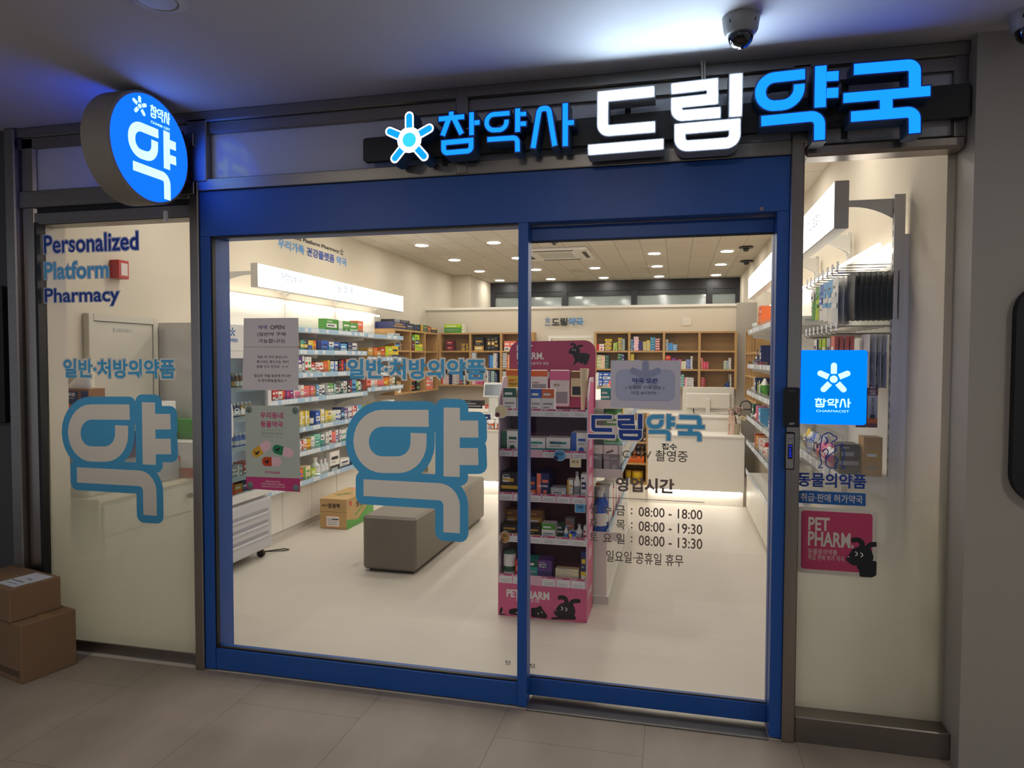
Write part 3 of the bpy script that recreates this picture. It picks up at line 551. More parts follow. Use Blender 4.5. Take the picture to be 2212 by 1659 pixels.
zp=lambda a,c:(1700+a/9.218,1080+c/9.218); t=sticker('pet_sticker','square pink sticker with white words and a black dog on the right window',(.62,YR,.7)); zf=lambda l,r:fillet(pp([zp(a,c) for a,c in l],YR),[r]*len(l),True,5)
def dogart(A,mp,crop=True,bodies=()):
    "plain black dog drawn with smooth outlines; mp maps drawing units to the sheet"
    W=lambda l:[mp(*p) for p in l]; k=abs(mp(1,0)[0]-mp(0,0)[0])
    A.layer('dog_picture',mat('ink_black')).poly(fillet(W([(1175,1110),(1230,1090),(1300,980),(1420,925),(1580,915),(1680,990),(1725,1130),(1700,1250),(1560,1330),(1300,1300),(1190,1220)][::-1]),[60*k]*11,True,4))
    for pts in ([(1310,800),(1420,790),(1500,850),(1490,960)],[(1600,960),(1640,900),(1720,885),(1785 if crop else 1800,885)]): A.strip(fillet(W(pts),[80*k]*4,False,5),105*k)
    A.disc(*mp(1325,803),52*k)
    if not crop: A.disc(*mp(1800,885),52*k)
    for l in bodies: A.poly(fillet(W(l[::-1]),[40*k]*len(l),True,3))
    A.layer('dog_face',mat('eye_white','e8e4dc',.5))
    for x,z in ((1355,1070),(1462,1093)): A.strip(fillet(W([(x,z-40),(x+45,z-15),(x+45,z+20),(x+5,z+42)]),[30*k]*4,False,4),18*k)
    A.layer('dog_nose',mat('nose_pink','d06a90',.5)).disc(*mp(1222,1128),26*k,14,18*k)
A=Art(F).layer('backing',dsil).poly(zf(((178,1435),(1790,1555),(1800,200),(185,125)),.022)).layer('face',mat('sticker_pink','b03c62',.5,trans=.22)).poly(zf(((275,1365),(1690,1460),(1708,280),(285,203)),.012)).layer('lettering',dsil)
for s,q,o in (('PET',(425,345,848,612),.03),('PHARM.',(418,640,1330,940),.03),('동물용의약품',(418,978,1000,1090),.005),('취급 판매 허가 약국',(418,1100,1140,1210),.005)): A.words(s,PB(*nb(zp,*q),YR),o)
dogart(A,lambda a,c:pp([zp(a,c)],YR)[0],True,[[(1370,1300),(1440,1420),(1440,1530),(1690,1545),(1780,1500),(1788,1212),(1700,1215),(1560,1240)]]); A.build(t)
# ---- cardboard parcels on the pavement ----
card=mat('cardboard','7d6248',.85,noise=.08,nscale=60); tape=mat('parcel_tape','8a6d4c',.35)
def turned(name,cx,cy,z0,lx,ly,h,ang,lab,extra=None):
    t=thing(name,(cx,cy,z0),lab,'box'); Mx=Matrix.Translation((cx,cy,z0))@Matrix.Rotation(ang,4,'Z'); b=MB(); b.xf=Mx; b.box(-lx,0,0,ly,0,h,card,.004); b.build('carton',t)
    b=MB(); b.xf=Mx; b.box(-lx*.99,-.002,ly*.5-.025,ly*.5+.025,h,h+.0006,tape); b.build('tape',t)
    if extra: extra(t,Mx)
A=math.radians(-14)
def ex1(t,Mx):
    b=MB(); b.xf=Mx; F=((0,-.0006,0),(1,0,0),(0,0,1),(0,-1,0))
    for z in (.03,.038,.046,.054): b.box(-.2,-.02,-.0008,0,z,z+.003,dink)
    b.build('print',t)
turned('cardboard_box',-3.0,-.345,0,.46,.255,.282,A,'larger brown cardboard box on the pavement, lower one of two',ex1)
def ex2(t,Mx):
    b=MB(); b.xf=Mx; b.box(-.17,-.02,.03,.21,.163,.1642,mat('label_white','c9cdd6',.5)); b.box(-.15,-.05,.06,.063,.1642,.1646,dink).box(-.16,-.06,.09,.096,.1642,.1646,dink).box(-.10,-.06,.13,.136,.1642,.1646,dink); b.build('address_label',t)
turned('cardboard_box',-3.075,-.335,.2826,.42,.235,.163,A,'smaller brown cardboard box with white address label, upper one of two',ex2)
# ================= shop fittings =================
fit=mat('fitting_white','e8e5de',.4,noise=.01); railm=mat('price_rail_blue','a4c3dd',.35); railg=mat('price_rail_grey','b4bcc4',.35); tagm=mat('price_tag','eceef0',.5); tagg=mat('tag_print','9aa6b4',.6)
ply=mat('plywood','b9925a',.55,noise=.10,nscale=14,stretch=(1,1,6)); plyd=mat('plywood_back','a3824f',.6,noise=.08,nscale=30)
led=mat('led_tube','fff6e8',emit=14); boxlit=mat('lightbox_white','fffdfa',emit=3.2); dark=mat('shadow_gap','3a3733',.6); greym=mat('fitting_grey','dcdad4',.45)
LZ=[[1.805,1.61,1.405,1.185,.925,.71,.45],[1.805,1.61,1.405,1.185,.925,.71,.45],[1.80,1.55,1.38,1.22,.95,.71,.45]]
RZ=[1.825,1.488,1.223,.97,.719,.425]
bn=['nearest the fridge','in the middle','farthest from the door']
def rail(par,s,X,y0,y1,z,m,seed,h=.042):
    "price rail with its paper tags on the front edge of a shelf; s=1 faces +x"
    r=random.Random(seed); b=MB(); b.box(X-.006*s,X,y0+.003,y1-.003,z-h*.55,z+h*.45,m); y=y0+.03
    while y<y1-.09:
        w=r.choice((.05,.06,.07))
        if r.random()<.62: b.box(X,X+.0012*s,y,y+w-.008,z-h*.42,z+h*.3,tagm); b.box(X+.0012*s,X+.0016*s,y+.008,y+w-.02,z-h*.1,z-h*.02,tagg)
        y+=w
    return b.build('price_rail',par)
def bracket(par,X0,X1,y,z,m):
    "curved shelf arm: deep at the wall (X0), thin at the front (X1)"
    n=8; top=[(X0+(X1-X0)*i/n,z) for i in range(n+1)]; bot=[(X0+(X1-X0)*i/n,z-.03-.085*(1-i/n)**2.2) for i in range(n,-1,-1)]
    return MB().prism(top+bot,((0,y,0),(1,0,0),(0,0,1),(0,-1,0)),-.002,.002,m).build('bracket',par)
def shelf(par,s,Xw,Xf,y0,y1,z,m,seed,br=True):
    b=MB().box(Xw,Xf-.006*s,y0+.002,y1-.002,z-.028,z-.012,fit); o=b.build('shelf',par); rail(o,s,Xf,y0,y1,z,m,seed)
    MB().box(Xf-.012*s,Xf-.010*s,y0+.01,y1-.01,z-.01,z+.045,mat('shelf_lip_clear','dfe6e8',.1,trans=.5) if False else glass('clear_lip','f2f6f6',.6)).build('lip',o)
    if br: bracket(o,Xw,Xf-.05*s,y0+.012,z-.028,fit); bracket(o,Xw,Xf-.05*s,y1-.012,z-.028,fit)
    return o
LB=[(1.885,2.87),(2.87,3.85),(3.85,4.85)]
def lightbox(nm,X,s,y0,y1,z0,z1,lab,grp,txt,sub=None,armx=None):
    t=thing('light_box',(X,(y0+y1)/2,z0),lab,'light box',grp)
    MB().box(X-.065*s,X-.002*s,y0+.002,y1-.002,z0,z1,mat('lightbox_frame','c9c5bd',.4),.003).build('frame',t)
    f=MB().box(X-.002*s,X,y0+.006,y1-.006,z0+.006,z1-.006,boxlit).build('face',t)
    b=MB(); F=FRX(X+.0008*s,s); m=mat('lightbox_letter','2b6ea6',.6); yc=(y0+y1)/2*s; 
    if txt: text(b,txt,F,yc-.17,yc+.17,z0+.085,z0+.155,0,m,.008)
    if sub: text(b,sub,F,yc-.16,yc+.10,z0+.045,z0+.062,0,m)
    if txt: b.build('lettering',t)
    if armx is not None:
        for y in (y0+.02,y1-.02): bracket(t,armx,X-.06*s,y,z0+.13,mat('arm_grey','dcdad4',.45))
    return t
for i,(y0,y1) in enumerate(LB):
    t=thing('wall_shelving',(-3.45,(y0+y1)/2,0),'white wall shelving bay with blue price rails on the left wall, %s'%bn[i],'shelving','left wall shelving bays')
    MB().box(-3.6,-3.575,y0,y1,.0,2.10,fit).box(-3.575,-3.570,y0+.0,y0+.012,.4,2.10,greym).build('back_panel',t)
    if i<2 or 1:
        b=MB().box(-3.57,-3.325,y0,y1,.05,.40,fit).box(-3.57,-3.34,y0,y1,0,.05,fit); c=b.build('base_cabinet',t)
        MB().box(-3.57,-3.30,y0,y1,.395,.412,fit,.002).build('cabinet_top',c)
        for k in range(2): a=y0+k*(y1-y0)/2; MB().box(-3.325,-3.308,a+.003,a+(y1-y0)/2-.003,.058,.392,whitem,.002).build('cabinet_door',t)
    for k,z in enumerate(LZ[i]): shelf(t,1,-3.575,-3.2,y0,y1,z,railm,i*20+k)
    l=MB().box(-3.50,-3.485,y0+.05,y1-.05,2.055,2.07,led).build('led_tube',t)
    b=MB(); lightbox(0,-3.2,1,y0,y1,2.11,2.30,'long white backlit sign box above the left wall shelving, %s'%bn[i],'left wall light boxes',['가정상비약','눈 코 목',None][i],None,-3.575)
# last light box: two faint groups of pale letter strokes
# ---- glass door fridge ----
fr=thing('display_fridge',(-3.33,1.56,0),'tall white glass-door fridge on castors beside the left wall shelving','fridge')
y0,y1,xf=1.262,1.872,-3.075; b=MB(); fw=mat('fridge_white','dedcd9',.35); b.box(-3.585,xf-.05,y0,y0+.035,.10,1.80,fw).box(-3.585,xf-.05,y1-.035,y1,.10,1.80,fw).box(-3.584,xf-.051,y0+.035,y1-.035,1.58,1.799,fw).box(-3.584,xf-.051,y0+.035,y1-.035,.101,.50,fw).box(-3.584,-3.55,y0+.035,y1-.035,.5,1.58,fw); b.build('cabinet',fr)
MB().box(xf-.05,xf-.012,y0,y1,1.60,1.80,fw,.008).build('head_panel',fr)
g=MB().box(xf-.05,xf-.012,y0,y1,.07,.47,mat('grille_white','c9c8cc',.45),.012).build('vent_grille',fr)
b=MB()
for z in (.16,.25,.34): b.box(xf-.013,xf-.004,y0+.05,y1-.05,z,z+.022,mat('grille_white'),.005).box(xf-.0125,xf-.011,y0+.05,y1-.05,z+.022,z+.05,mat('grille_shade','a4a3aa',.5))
b.build('louvre',g)
d=MB().box(xf-.045,xf,y0+.005,y0+.055,.50,1.60,fw,.004).box(xf-.045,xf,y1-.055,y1-.005,.50,1.60,fw,.004).box(xf-.045,xf,y0+.055,y1-.055,1.55,1.60,fw).box(xf-.045,xf,y0+.055,y1-.055,.50,.555,fw).build('door',fr)
MB().box(xf-.03,xf-.024,y0+.055,y1-.055,.555,1.55,glass('fridge_glass','e8efef',1)).build('glass',d)
MB().tube(fillet([(xf,y0+.03),(xf+.045,y0+.03)],[0,0],False) and [(xf,y0+.03,1.23),(xf+.045,y0+.03,1.22),(xf+.05,y0+.03,1.18),(xf+.05,y0+.03,1.0),(xf+.045,y0+.03,.95),(xf,y0+.03,.94)],.012,mat('handle_white','e6e4e2',.35),10).build('handle',d,True)
Fx=FRX(xf-.011,1); b=MB(); star(b,y0+.14,1.735,.035,Fx,0,.0008,mat('logo_blue','2f6db5',.4),None,0,.36,.22,.3); 
for n in ('cham','yaks','sa'): glyph(b,n,Fx,0,.0008,mat('logo_blue'),.0003,sb2,(y0+.09,y0+.20,1.665,1.693))
b.build('logo',fr); b=MB(); text(b,'오늘 건강',FRX(xf-.0232,1),y0+.16,y0+.50,1.14,1.19,0,mat('glass_letter','dfe4e6',.4),.02); b.build('lettering',d)
for k,z in enumerate((1.32,1.10,.88,.66)): 
    o=MB().box(-3.55,xf-.07,y0+.036,y1-.036,z-.008,z,mat('wire_white','c9ced4',.4)).build('shelf',fr); MB().box(xf-.07,xf-.066,y0+.04,y1-.04,z-.02,z+.016,railg).build('price_rail',o)
b=MB()
for k in range(13): b.ball((-3.54+.02,y1-.05,.62+k*.07),.008,mat('fridge_led','eef4ff',emit=90),8)
b.build('led_strip',fr)
for x in (xf-.06,-3.53):
    for y in (y0+.05,y1-.08): MB().cyl((x,y-.012,.03),.03,.024,blk,1,16).cyl((x,y,.04),.008,.06,blk).build('castor',fr,True)
MB().tube([(-3.16,1.86,.02),(-3.10,1.93,.012),(-3.05,1.98,.006),(-3.03,2.02,.006),(-3.08,2.03,.006),(-3.16,1.95,.006),(-3.22,1.88,.01)],.004,blk).build('power_cord',fr,True)
# ---- meter cupboard and corner cabinet seen through the left window ----
mcm=mat('cupboard_cream','cdc6b6',.5)
t=thing('meter_cupboard',(-3.58,.93,.76),'cream meter cupboard with name plate on the left wall behind the window','cupboard')
MB().box(-3.6,-3.555,.632,.675,.76,1.83,mcm,.004).box(-3.6,-3.555,1.18,1.224,.76,1.83,mcm,.004).box(-3.6,-3.555,.675,1.18,1.785,1.83,mcm).build('frame',t)
dd=MB().box(-3.595,-3.565,.679,1.176,.77,1.781,mcm).build('door',t)
b=MB().box(-3.565,-3.562,.835,.99,1.722,1.748,mat('plate_grey','c5c2ba',.4)).box(-3.562,-3.5615,.842,.847,1.733,1.738,dink).box(-3.562,-3.5615,.978,.983,1.733,1.738,dink); text(b,'LS-2-22',FRX(-3.5615,1),.865,.96,1.727,1.743,0,dgry); b.build('name_plate',dd)
t=thing('corner_cabinet',(-3.35,.75,0),'white low cabinet with a drawer behind the frosted left window','cabinet'); gm=mat('cabinet_pale','cfcdc0',.45)
MB().box(-3.552,-3.115,.235,1.24,.0,.74,gm).build('body',t); MB().box(-3.552,-3.095,.215,1.25,.74,.765,mat('worktop_cream','dcd2ba',.4),.004).build('worktop',t)
w=MB().box(-3.115,-3.098,.255,.99,.55,.715,gm,.003).build('drawer',t); MB().lathe((-3.098,.93,.655),[(.006,0),(.006,.012),(.018,.016),(.018,.03),(.012,.034)],mat('knob_black','15151a',.2),16,0).build('knob',w,True)
MB().box(-3.115,-3.098,.255,.99,.05,.535,gm,.003).build('cabinet_door',t)
t=thing('water_dispenser',(-3.37,.36,.765),'grey white boxy appliance on the corner cabinet behind the left window','appliance'); MB().box(-3.55,-3.19,.24,.50,.765,1.255,mat('appliance_grey','c2c4bf',.4),.012).build('body',t); MB().box(-3.45,-3.29,.232,.242,.95,1.13,mat('appliance_dark','8d9090',.3),.004).build('tap_recess',t)
t=thing('tissue_box',(-3.36,.37,1.255),'brown and navy tissue box on top of the grey appliance behind the left window','tissue box'); b=MB().box(-3.475,-3.235,.30,.42,1.256,1.375,cm('brown'),.003)
b.box(-3.475,-3.435,.2985,.30,1.285,1.36,cm('navy')).box(-3.415,-3.305,.2985,.30,1.285,1.36,cm('navy')).box(-3.285,-3.236,.2985,.30,1.285,1.36,cm('navy')).box(-3.475,-3.415,.2985,.30,1.26,1.285,cm('red')).box(-3.395,-3.236,.2985,.30,1.258,1.283,cm('orange')).build('carton',t)
b=MB(); text(b,'판피린',FRY(.2978),-3.395,-3.325,1.33,1.352,0,cm('white'),.03); text(b,'PANPYRIN',FRY(.2978),-3.388,-3.332,1.316,1.323,0,cm('white')); b.build('lettering',t)
b=MB(); tis=mat('tissue_white','e9e9ea',.8)
pr=random.Random(4); ring=[[(-3.36+.09*math.cos(a)*(1-j*.22)+.03*j*.5,.36+.03*math.sin(a)*(1-j*.2),1.375+j*.022+.012*pr.random()*j) for a in [2*math.pi*k/10 for k in range(10)]] for j in range(4)]
b.add([p for r in ring for p in r],[[j*10+k,j*10+(k+1)%10,j*10+10+(k+1)%10,j*10+10+k] for j in range(3) for k in range(10)]+[[30+k for k in range(10)]],tis); b.build('tissue',t,True)
t=thing('cup_dispenser',(-3.53,.585,1.13),'ribbed cream paper cup tube on the wall by the meter cupboard','cup dispenser'); b=MB()
prof=[]
for k in range(26): prof+=[(.042,k*.014),(.046,k*.014+.004)]
b.lathe((-3.52,.57,1.13),prof,mat('paper_cup','ded6bc',.6),20); b.build('cup_stack',t,True); MB().box(-3.6,-3.55,.55,.59,1.3,1.33,fit).build('holder',t)
MB().box(-3.45,-3.15,.66,.92,.766,.90,mat('bin_grey','8f959c',.25),.006).build('storage_bin',None,label='grey translucent storage bin on the corner cabinet by the left window',cat='bin')
def simple(name,x0,x1,ya,yb,z0,z1,m,lab,cat,deco=None,group=None):
    b=MB().box(x0,x1,ya,yb,z0,z1,m,.002)
    for (a0,a1,c0,c1,mm) in deco or []: b.box(x0+(x1-x0)*a0,x0+(x1-x0)*a1,ya-.0008,ya,z0+(z1-z0)*c0,z0+(z1-z0)*c1,mm); b.box(x1,x1+.0008,ya+(yb-ya)*a0,ya+(yb-ya)*a1,z0+(z1-z0)*c0,z0+(z1-z0)*c1,mm)
    return b.build(name,None,label=lab,cat=cat,group=group)
simple('gift_box',-3.30,-3.06+.0,.94,1.08,.766,1.00,cm('white'),'white gift box with red ribbon print on the corner cabinet','box',[(0,1,0,.28,cm('red')),(.3,.6,.45,.62,cm('salmon'))])
simple('supplement_box',-3.42,-3.13,1.10,1.235,.766,1.13,cm('green'),'tall green box behind the ribbon box on the corner cabinet','box',[(0,1,.55,1,cm('green')),(.1,.9,.05,.45,cm('white'))])
simple('supplement_box',-3.56,-3.31,.95,1.09,.766,1.26,cm('white'),'white box with purple side on the corner cabinet near the meter cupboard','box',[(0,1,0,.6,cm('purple'))])
# wall lettering, red wall sign
t=thing('wall_lettering',(-3.6,.48,1.6),'vertical sky blue Korean lettering on the left wall by the front window','lettering'); b=MB()
for s,z in (('건강',1.775),('상담',1.692),('약사',1.612)): text(b,s,FRX(-3.597,1),.385,.515,z,z+.068,0,dblu,.035)
b.build('lettering',t)
t=thing('wall_sign',(-3.58,.89,2.07),'small red wall sign with white panel above the meter cupboard','sign'); MB().box(-3.6,-3.53,.85,.94,2.07,2.19,mat('sign_red','b3302c',.4),.004).build('body',t); MB().box(-3.53,-3.528,.87,.925,2.09,2.17,mat('sign_panel','d8c9c2',.5)).build('panel',t)
t=thing('wall_lettering',(-3.6,3.45,2.58),'blue and black slogan lettering high on the left wall','lettering'); Fw=FRX(-3.597,1); lb=mat('letter_skyblue','4a8fd0',.5); ln=mat('letter_navy','23479c',.5)
b=MB(); text(b,'우리가족',Fw,2.808,3.272,2.575,2.665,0,lb,.03); text(b,'건강플랫폼',Fw,3.317,3.89,2.575,2.665,0,ln,.03); text(b,'약국',Fw,3.932,4.169,2.575,2.665,0,lb,.03); b.build('slogan',t)
b=MB(); text(b,'Personalized Platform Pharmacy',Fw,2.72,4.00,2.69,2.74,0,dink,.02); star(b,4.06,2.718,.04,Fw,0,.0005,dink,None,0,.3,0,.28); b.build('caption',t)
# ---- back of the shop ----
def cubby(name,x0,x1,y0,y1,zs,n,lab,ax=0):
    t=thing(name,((x0+x1)/2,(y0+y1)/2,zs[0]),lab,'shelving'); th=.022
    if ax==0:
        MB().box(x0,x1,y1-.012,y1,zs[0],zs[-1],plyd).build('back_panel',t)
        for z in zs: MB().box(x0,x1,y0+.001,y1-.012,z-th/2,z+th/2,ply).build('shelf',t)
        for k in range(n+1): x=x0+(x1-x0)*k/n; MB().box(x-th*.7,x+th*.7,y0,y1-.012,zs[0]-th/2,zs[-1]+th/2,ply).build('upright',t)
    else:
        s=1 if x1<0 else -1; xb=x0 if s>0 else x1; xf=x1 if s>0 else x0
        MB().box(xb,xb+.012*s,y0,y1,zs[0],zs[-1],plyd).build('back_panel',t)
        for z in zs: MB().box(xb+.012*s,xf-.001*s,y0,y1,z-th/2,z+th/2,ply).build('shelf',t)
        for k in range(n+1): y=y0+(y1-y0)*k/n; MB().box(xb+.012*s,xf,y-th*.7,y+th*.7,zs[0]-th/2,zs[-1]+th/2,ply).build('upright',t)
    return t
WZ=[1.172,1.411,1.655,1.91]
cubby('cubby_shelf',-3.30,-1.945,6.45,6.655,WZ,3,'plywood cubby shelf on the back partition, on the slogan wall side of the doorway')
cubby('cubby_shelf',-1.073,.752,6.45,6.655,WZ,4,'plywood cubby shelf on the back partition, on the monitor side of the doorway')
cubby('cubby_shelf',-3.6,-3.32,4.87,6.43,[1.115,1.38,1.645,1.905],3,'plywood cubby shelf along the left wall behind the white shelving',1)
cubby('cubby_shelf',.80,1.02,4.55,5.68,[1.10,1.36,1.62,1.88],4,'plywood pigeonhole shelf on the right wall behind the white shelving',1)
t=thing('wall_lettering',(-1.54,6.66,2.0),'small flower emblem and Korean shop name on the back partition','lettering'); Fw=FRY(6.657); b=MB(); nb1=gbox(['deu','rim']); nb2=gbox(['yak','guk']); star(b,-1.772,2.095,.042,Fw,0,.004,mat('logo_blue'),None,0,.3,.2,.28)
for n in ('cham','yaks','sa'): glyph(b,n,Fw,0,.004,mat('logo_blue'),.0002,sb2,(-1.81,-1.733,2.018,2.04))
b.build('emblem',t); b=MB(); [glyph(b,n,Fw,0,.004,dink,0,nb1,(-1.712,-1.49,2.02,2.128)) for n in ('deu','rim')]; b.build('lettering',t)
b=MB(); [glyph(b,n,Fw,0,.004,lb,0,nb2,(-1.472,-1.266,2.02,2.128)) for n in ('yak','guk')]; b.build('lettering',t)
MB().box(.074,.19,6.672,6.6795,2.01,2.12,mat('cover_plate','d9d3c6',.5)).build('blank_plate',None,label='small blank white cover plate on the back partition above the cubbies',cat='plate')
MB().box(-3.28,.70,5.9,6.62,.0,.84,whitem).box(-3.3,.72,5.88,6.64,.84,.87,whitem,.003).build('back_counter',None,label='long white worktop under the plywood cubbies at the back',cat='counter')
# reception desk
dk_=thing('reception_desk',(-.4,4.95,0),'white two-tier reception desk with a glowing toe kick','desk')
def deskpart(x0,x1):
    MB().box(x0,x1,4.55,4.57,.165,.745,whitem).build('front_panel',dk_); MB().box(x0,x1,4.54,5.0,.73,.752,whitem,.003).build('ledge',dk_)
    MB().box(x0,x1,5.0,5.02,.752,.905,whitem).build('riser',dk_); MB().box(x0,x1,4.98,5.45,.900,.922,whitem,.003).build('desk_top',dk_); MB().box(x0,x1,4.63,4.65,.0,.165,whitem).build('toe_kick',dk_)
    MB().box(x0+.02,x1-.02,4.585,4.60,.15,.162,mat('kick_led','fff6e8',emit=22)).build('led_strip',dk_)
deskpart(-.285,.70); deskpart(-2.6,-.575)
b=MB(); text(b,'접수',FRY(4.5495),-.143,.017,.588,.658,0,dink,.03); b.build('lettering',dk_)
b=MB().box(-.575,-.555,4.55,4.9,.2,.95,ply).box(-.305,-.285,4.55,4.9,.2,.95,ply).box(-.555,-.305,4.88,4.9,.2,.95,plyd).box(-.555,-.305,4.56,4.88,.2,.222,ply).box(-.555,-.305,4.56,4.88,.415,.432,ply).box(-.555,-.305,4.56,4.88,.645,.662,ply).box(-.575,-.285,4.65,4.9,0,.2,whitem); b.build('display_niche',dk_)
# monitor seen from behind
t=thing('monitor',(.36,5.3,.9228),'white computer monitor seen from behind on the reception desk','monitor'); mw=mat('monitor_white','dbd6ca',.4)
MB().box(.078,.648,5.30,5.32,.945,1.232,mw,.006).box(.115,.61,5.265,5.302,.985,1.165,mw,.014).build('casing',t); MB().box(.082,.644,5.32,5.322,.95,1.227,blk).build('screen',t)
MB().box(.335,.385,5.245,5.275,.925,1.10,mw,.005).build('stand_neck',t); MB().box(.25,.47,5.18,5.36,.9228,.932,mw,.003).build('stand_foot',t); MB().tube([(.2,5.28,.985),(.2,5.27,.95),(.21,5.29,.932)],.006,blk).build('cable',t)
# till screen
t=thing('till',(-2.09,4.84,.753),'white till with a tilted grey screen on the reception desk','till'); b=MB(); b.xf=Matrix.Translation((-2.09,4.86,1.10))@Matrix.Rotation(math.radians(-14),4,'X'); b.box(-.115,.115,-.012,.012,.0,.175,mat('till_white','dcdad4',.35),.006).build('screen_housing',t)
b=MB(); b.xf=Matrix.Translation((-2.09,4.86,1.10))@Matrix.Rotation(math.radians(-14),4,'X'); b.box(-.098,.098,-.0135,-.012,.02,.15,mat('till_screen','6f7880',.15)); b.build('screen',t)
MB().box(-2.14,-2.04,4.86,4.94,.80,1.13,mat('till_white'),.01).box(-2.2,-1.97,4.74,4.94,.753,.80,mat('till_white'),.01).build('pedestal',t)
MB().cyl((-2.07,4.68,.7528),.022,.09,mat('cup_blue','2c47a8',.4),2,16).build('pen_cup',None,True,'small blue cup in front of the till','cup')
# flowering bonsai
t=thing('potted_bonsai',(.632,4.76,.7528),'small pink flowering bonsai in a beige pot with a ribbon on the desk ledge','potted plant')
MB().lathe((.632,4.76,.7528),[(.033,0),(.043,.09),(.049,.092),(.05,.115),(.044,.117),(.04,.1)],mat('clay_beige','b8ab93',.8,noise=.08),20).build('pot',t,True)
MB().tube([(.632,4.76,.855),(.626,4.76,.90),(.618,4.76,.94),(.622,4.76,.99)],.007,mat('bark','43301f',.9),7).tube([(.618,4.76,.94),(.60,4.75,.98)],.004,mat('bark')).build('trunk',t,True)
r=random.Random(11); b=MB(); fl_=MB(); lf=mat('leaf_green','44552c',.6); pk=mat('blossom_pink','e6b8ae',.6)
for k in range(150):
    a=r.random()*6.28; h=r.random(); rr=.078*math.sqrt(r.random())*(1-.3*abs(h-.4)); p=Vector((.622+rr*math.cos(a),4.76+rr*math.sin(a)*.8,.945+h*.095)); q=Vector((r.uniform(-1,1),r.uniform(-1,1),r.uniform(-.4,1))).normalized(); u=q.orthogonal()
    b.quad(p-u*.006,p+q*.014-u*.002,p+q*.02,p+u*.006,lf)
    if k%2==0: fl_.ball(p+q*.012,.0075,pk,6)
b.build('foliage',t,kind='stuff'); fl_.build('blossoms',t,True,kind='stuff')
b=MB(); rb=mat('ribbon_peach','e3bda4',.6)
for k,x in enumerate((.555,.59)): b.strip([(x,.7535),(x+.004,.84),(x+.012,.935)],.026,((0,4.70+.006*k,0),(1,0,0),(0,0,1),(0,-1,0)),0,.001,rb)
b.ball((.572,4.705,.945),.022,rb,10,(1.3,.6,.6)); b.build('ribbon',t); b=MB(); text(b,'축 개업',FRY(4.6985),.549,.563,.79,.87,0,dink); b.build('ribbon_lettering',t)
b=MB(); b.xf=Matrix.Translation((.69,4.75,.91))@Matrix.Rotation(.35,4,'Y'); b.box(-.03,.03,0,.001,0,.04,cm('cream')).box(-.018,.018,-.0004,0,.012,.016,dink).box(-.012,.012,-.0004,0,.022,.026,dink); b.build('card',t); MB().tube([(.655,4.76,.86),(.685,4.752,.92)],.0012,ply,5).build('card_pick',t)
b=MB(); b.tube([(.76+.06*math.cos(a),5.12,1.03+.06*math.sin(a)) for a in [math.pi*k/12 for k in range(13)]],.007,blk).tube([(.70,5.12,.925),(.70,5.12,1.03)],.007,blk).tube([(.82,5.12,.925),(.82,5.12,1.03)],.007,blk).box(.70,.82,5.05,5.19,.993,.999,blk)
for k in range(9): b.box(.70+k*.0145,.703+k*.0145,5.05,5.054,.925,.995,blk)
b.build('wire_basket',None,label='black wire basket with tall arched handle beside the bonsai',cat='basket')
# ceiling fittings inside
t=thing('air_conditioner',(-1.5,5.9,ZC),'square white ceiling cassette air conditioner','air conditioner')
MB().box(-1.93,-1.07,5.45,6.35,ZC-.035,ZC,ringm,.01).build('panel',t)
b=MB()
for a in range(18): b.box(-1.72+a*.024,-1.712+a*.024,5.66,6.12,ZC-.037,ZC-.035,mat('grille_line','a9a49b',.5))
b.build('intake_grille',t)
for q in ((-1.75,-1.25,5.50,5.55),(-1.75,-1.25,6.25,6.30),(-1.89,-1.84,5.65,6.15),(-1.16,-1.11,5.65,6.15)): MB().box(*q,ZC-.038,ZC-.034,dark).build('air_outlet',t)
MB().lathe((-1.5,7.7,ZC),[(.13,0),(.13,.004),(.12,.008),(.118,.003),(.1,.003)],mat('vent_white','c7c0b2',.5),30,2,-1).build('ceiling_vent',None,True,'round flush white vent in the inside ceiling behind the air conditioner','vent')  # flush speaker ring in the inside ceiling
for x,y,l in ((.81,5.91,'nearer of two'),(.93,7.15,'farther of two'),(-1.39,5.0,'small one by the air conditioner')):
    t=thing('indoor_camera',(x,y,ZC),'black dome camera on the inside ceiling, %s'%(l+' by the right wall' if 'of two' in l else l),'security camera','indoor cameras'); r_=.075 if 'of' in l else .045
    MB().lathe((x,y,ZC),[(r_,0),(r_*1.2,.012),(r_,.022)],mat('camera_black','232326',.4),22,2,-1).build('base',t,True); MB().ball((x,y,ZC-.03),r_*.55,mat('dome_black'),14,(1,1,.8)).build('dome_window',t,True)
# ottoman
t=thing('bench',(-2.0,2.56,0),'long grey upholstered block bench in the middle of the shop','bench')
MB().box(-2.207,-1.795,1.65,3.46,.02,.412,mat('grey_leatherette','7c746a',.55,noise=.06,nscale=50,bump=.08),.018).build('upholstery',t); MB().box(-2.17,-1.83,1.69,3.42,0,.02,blk).build('plinth',t)
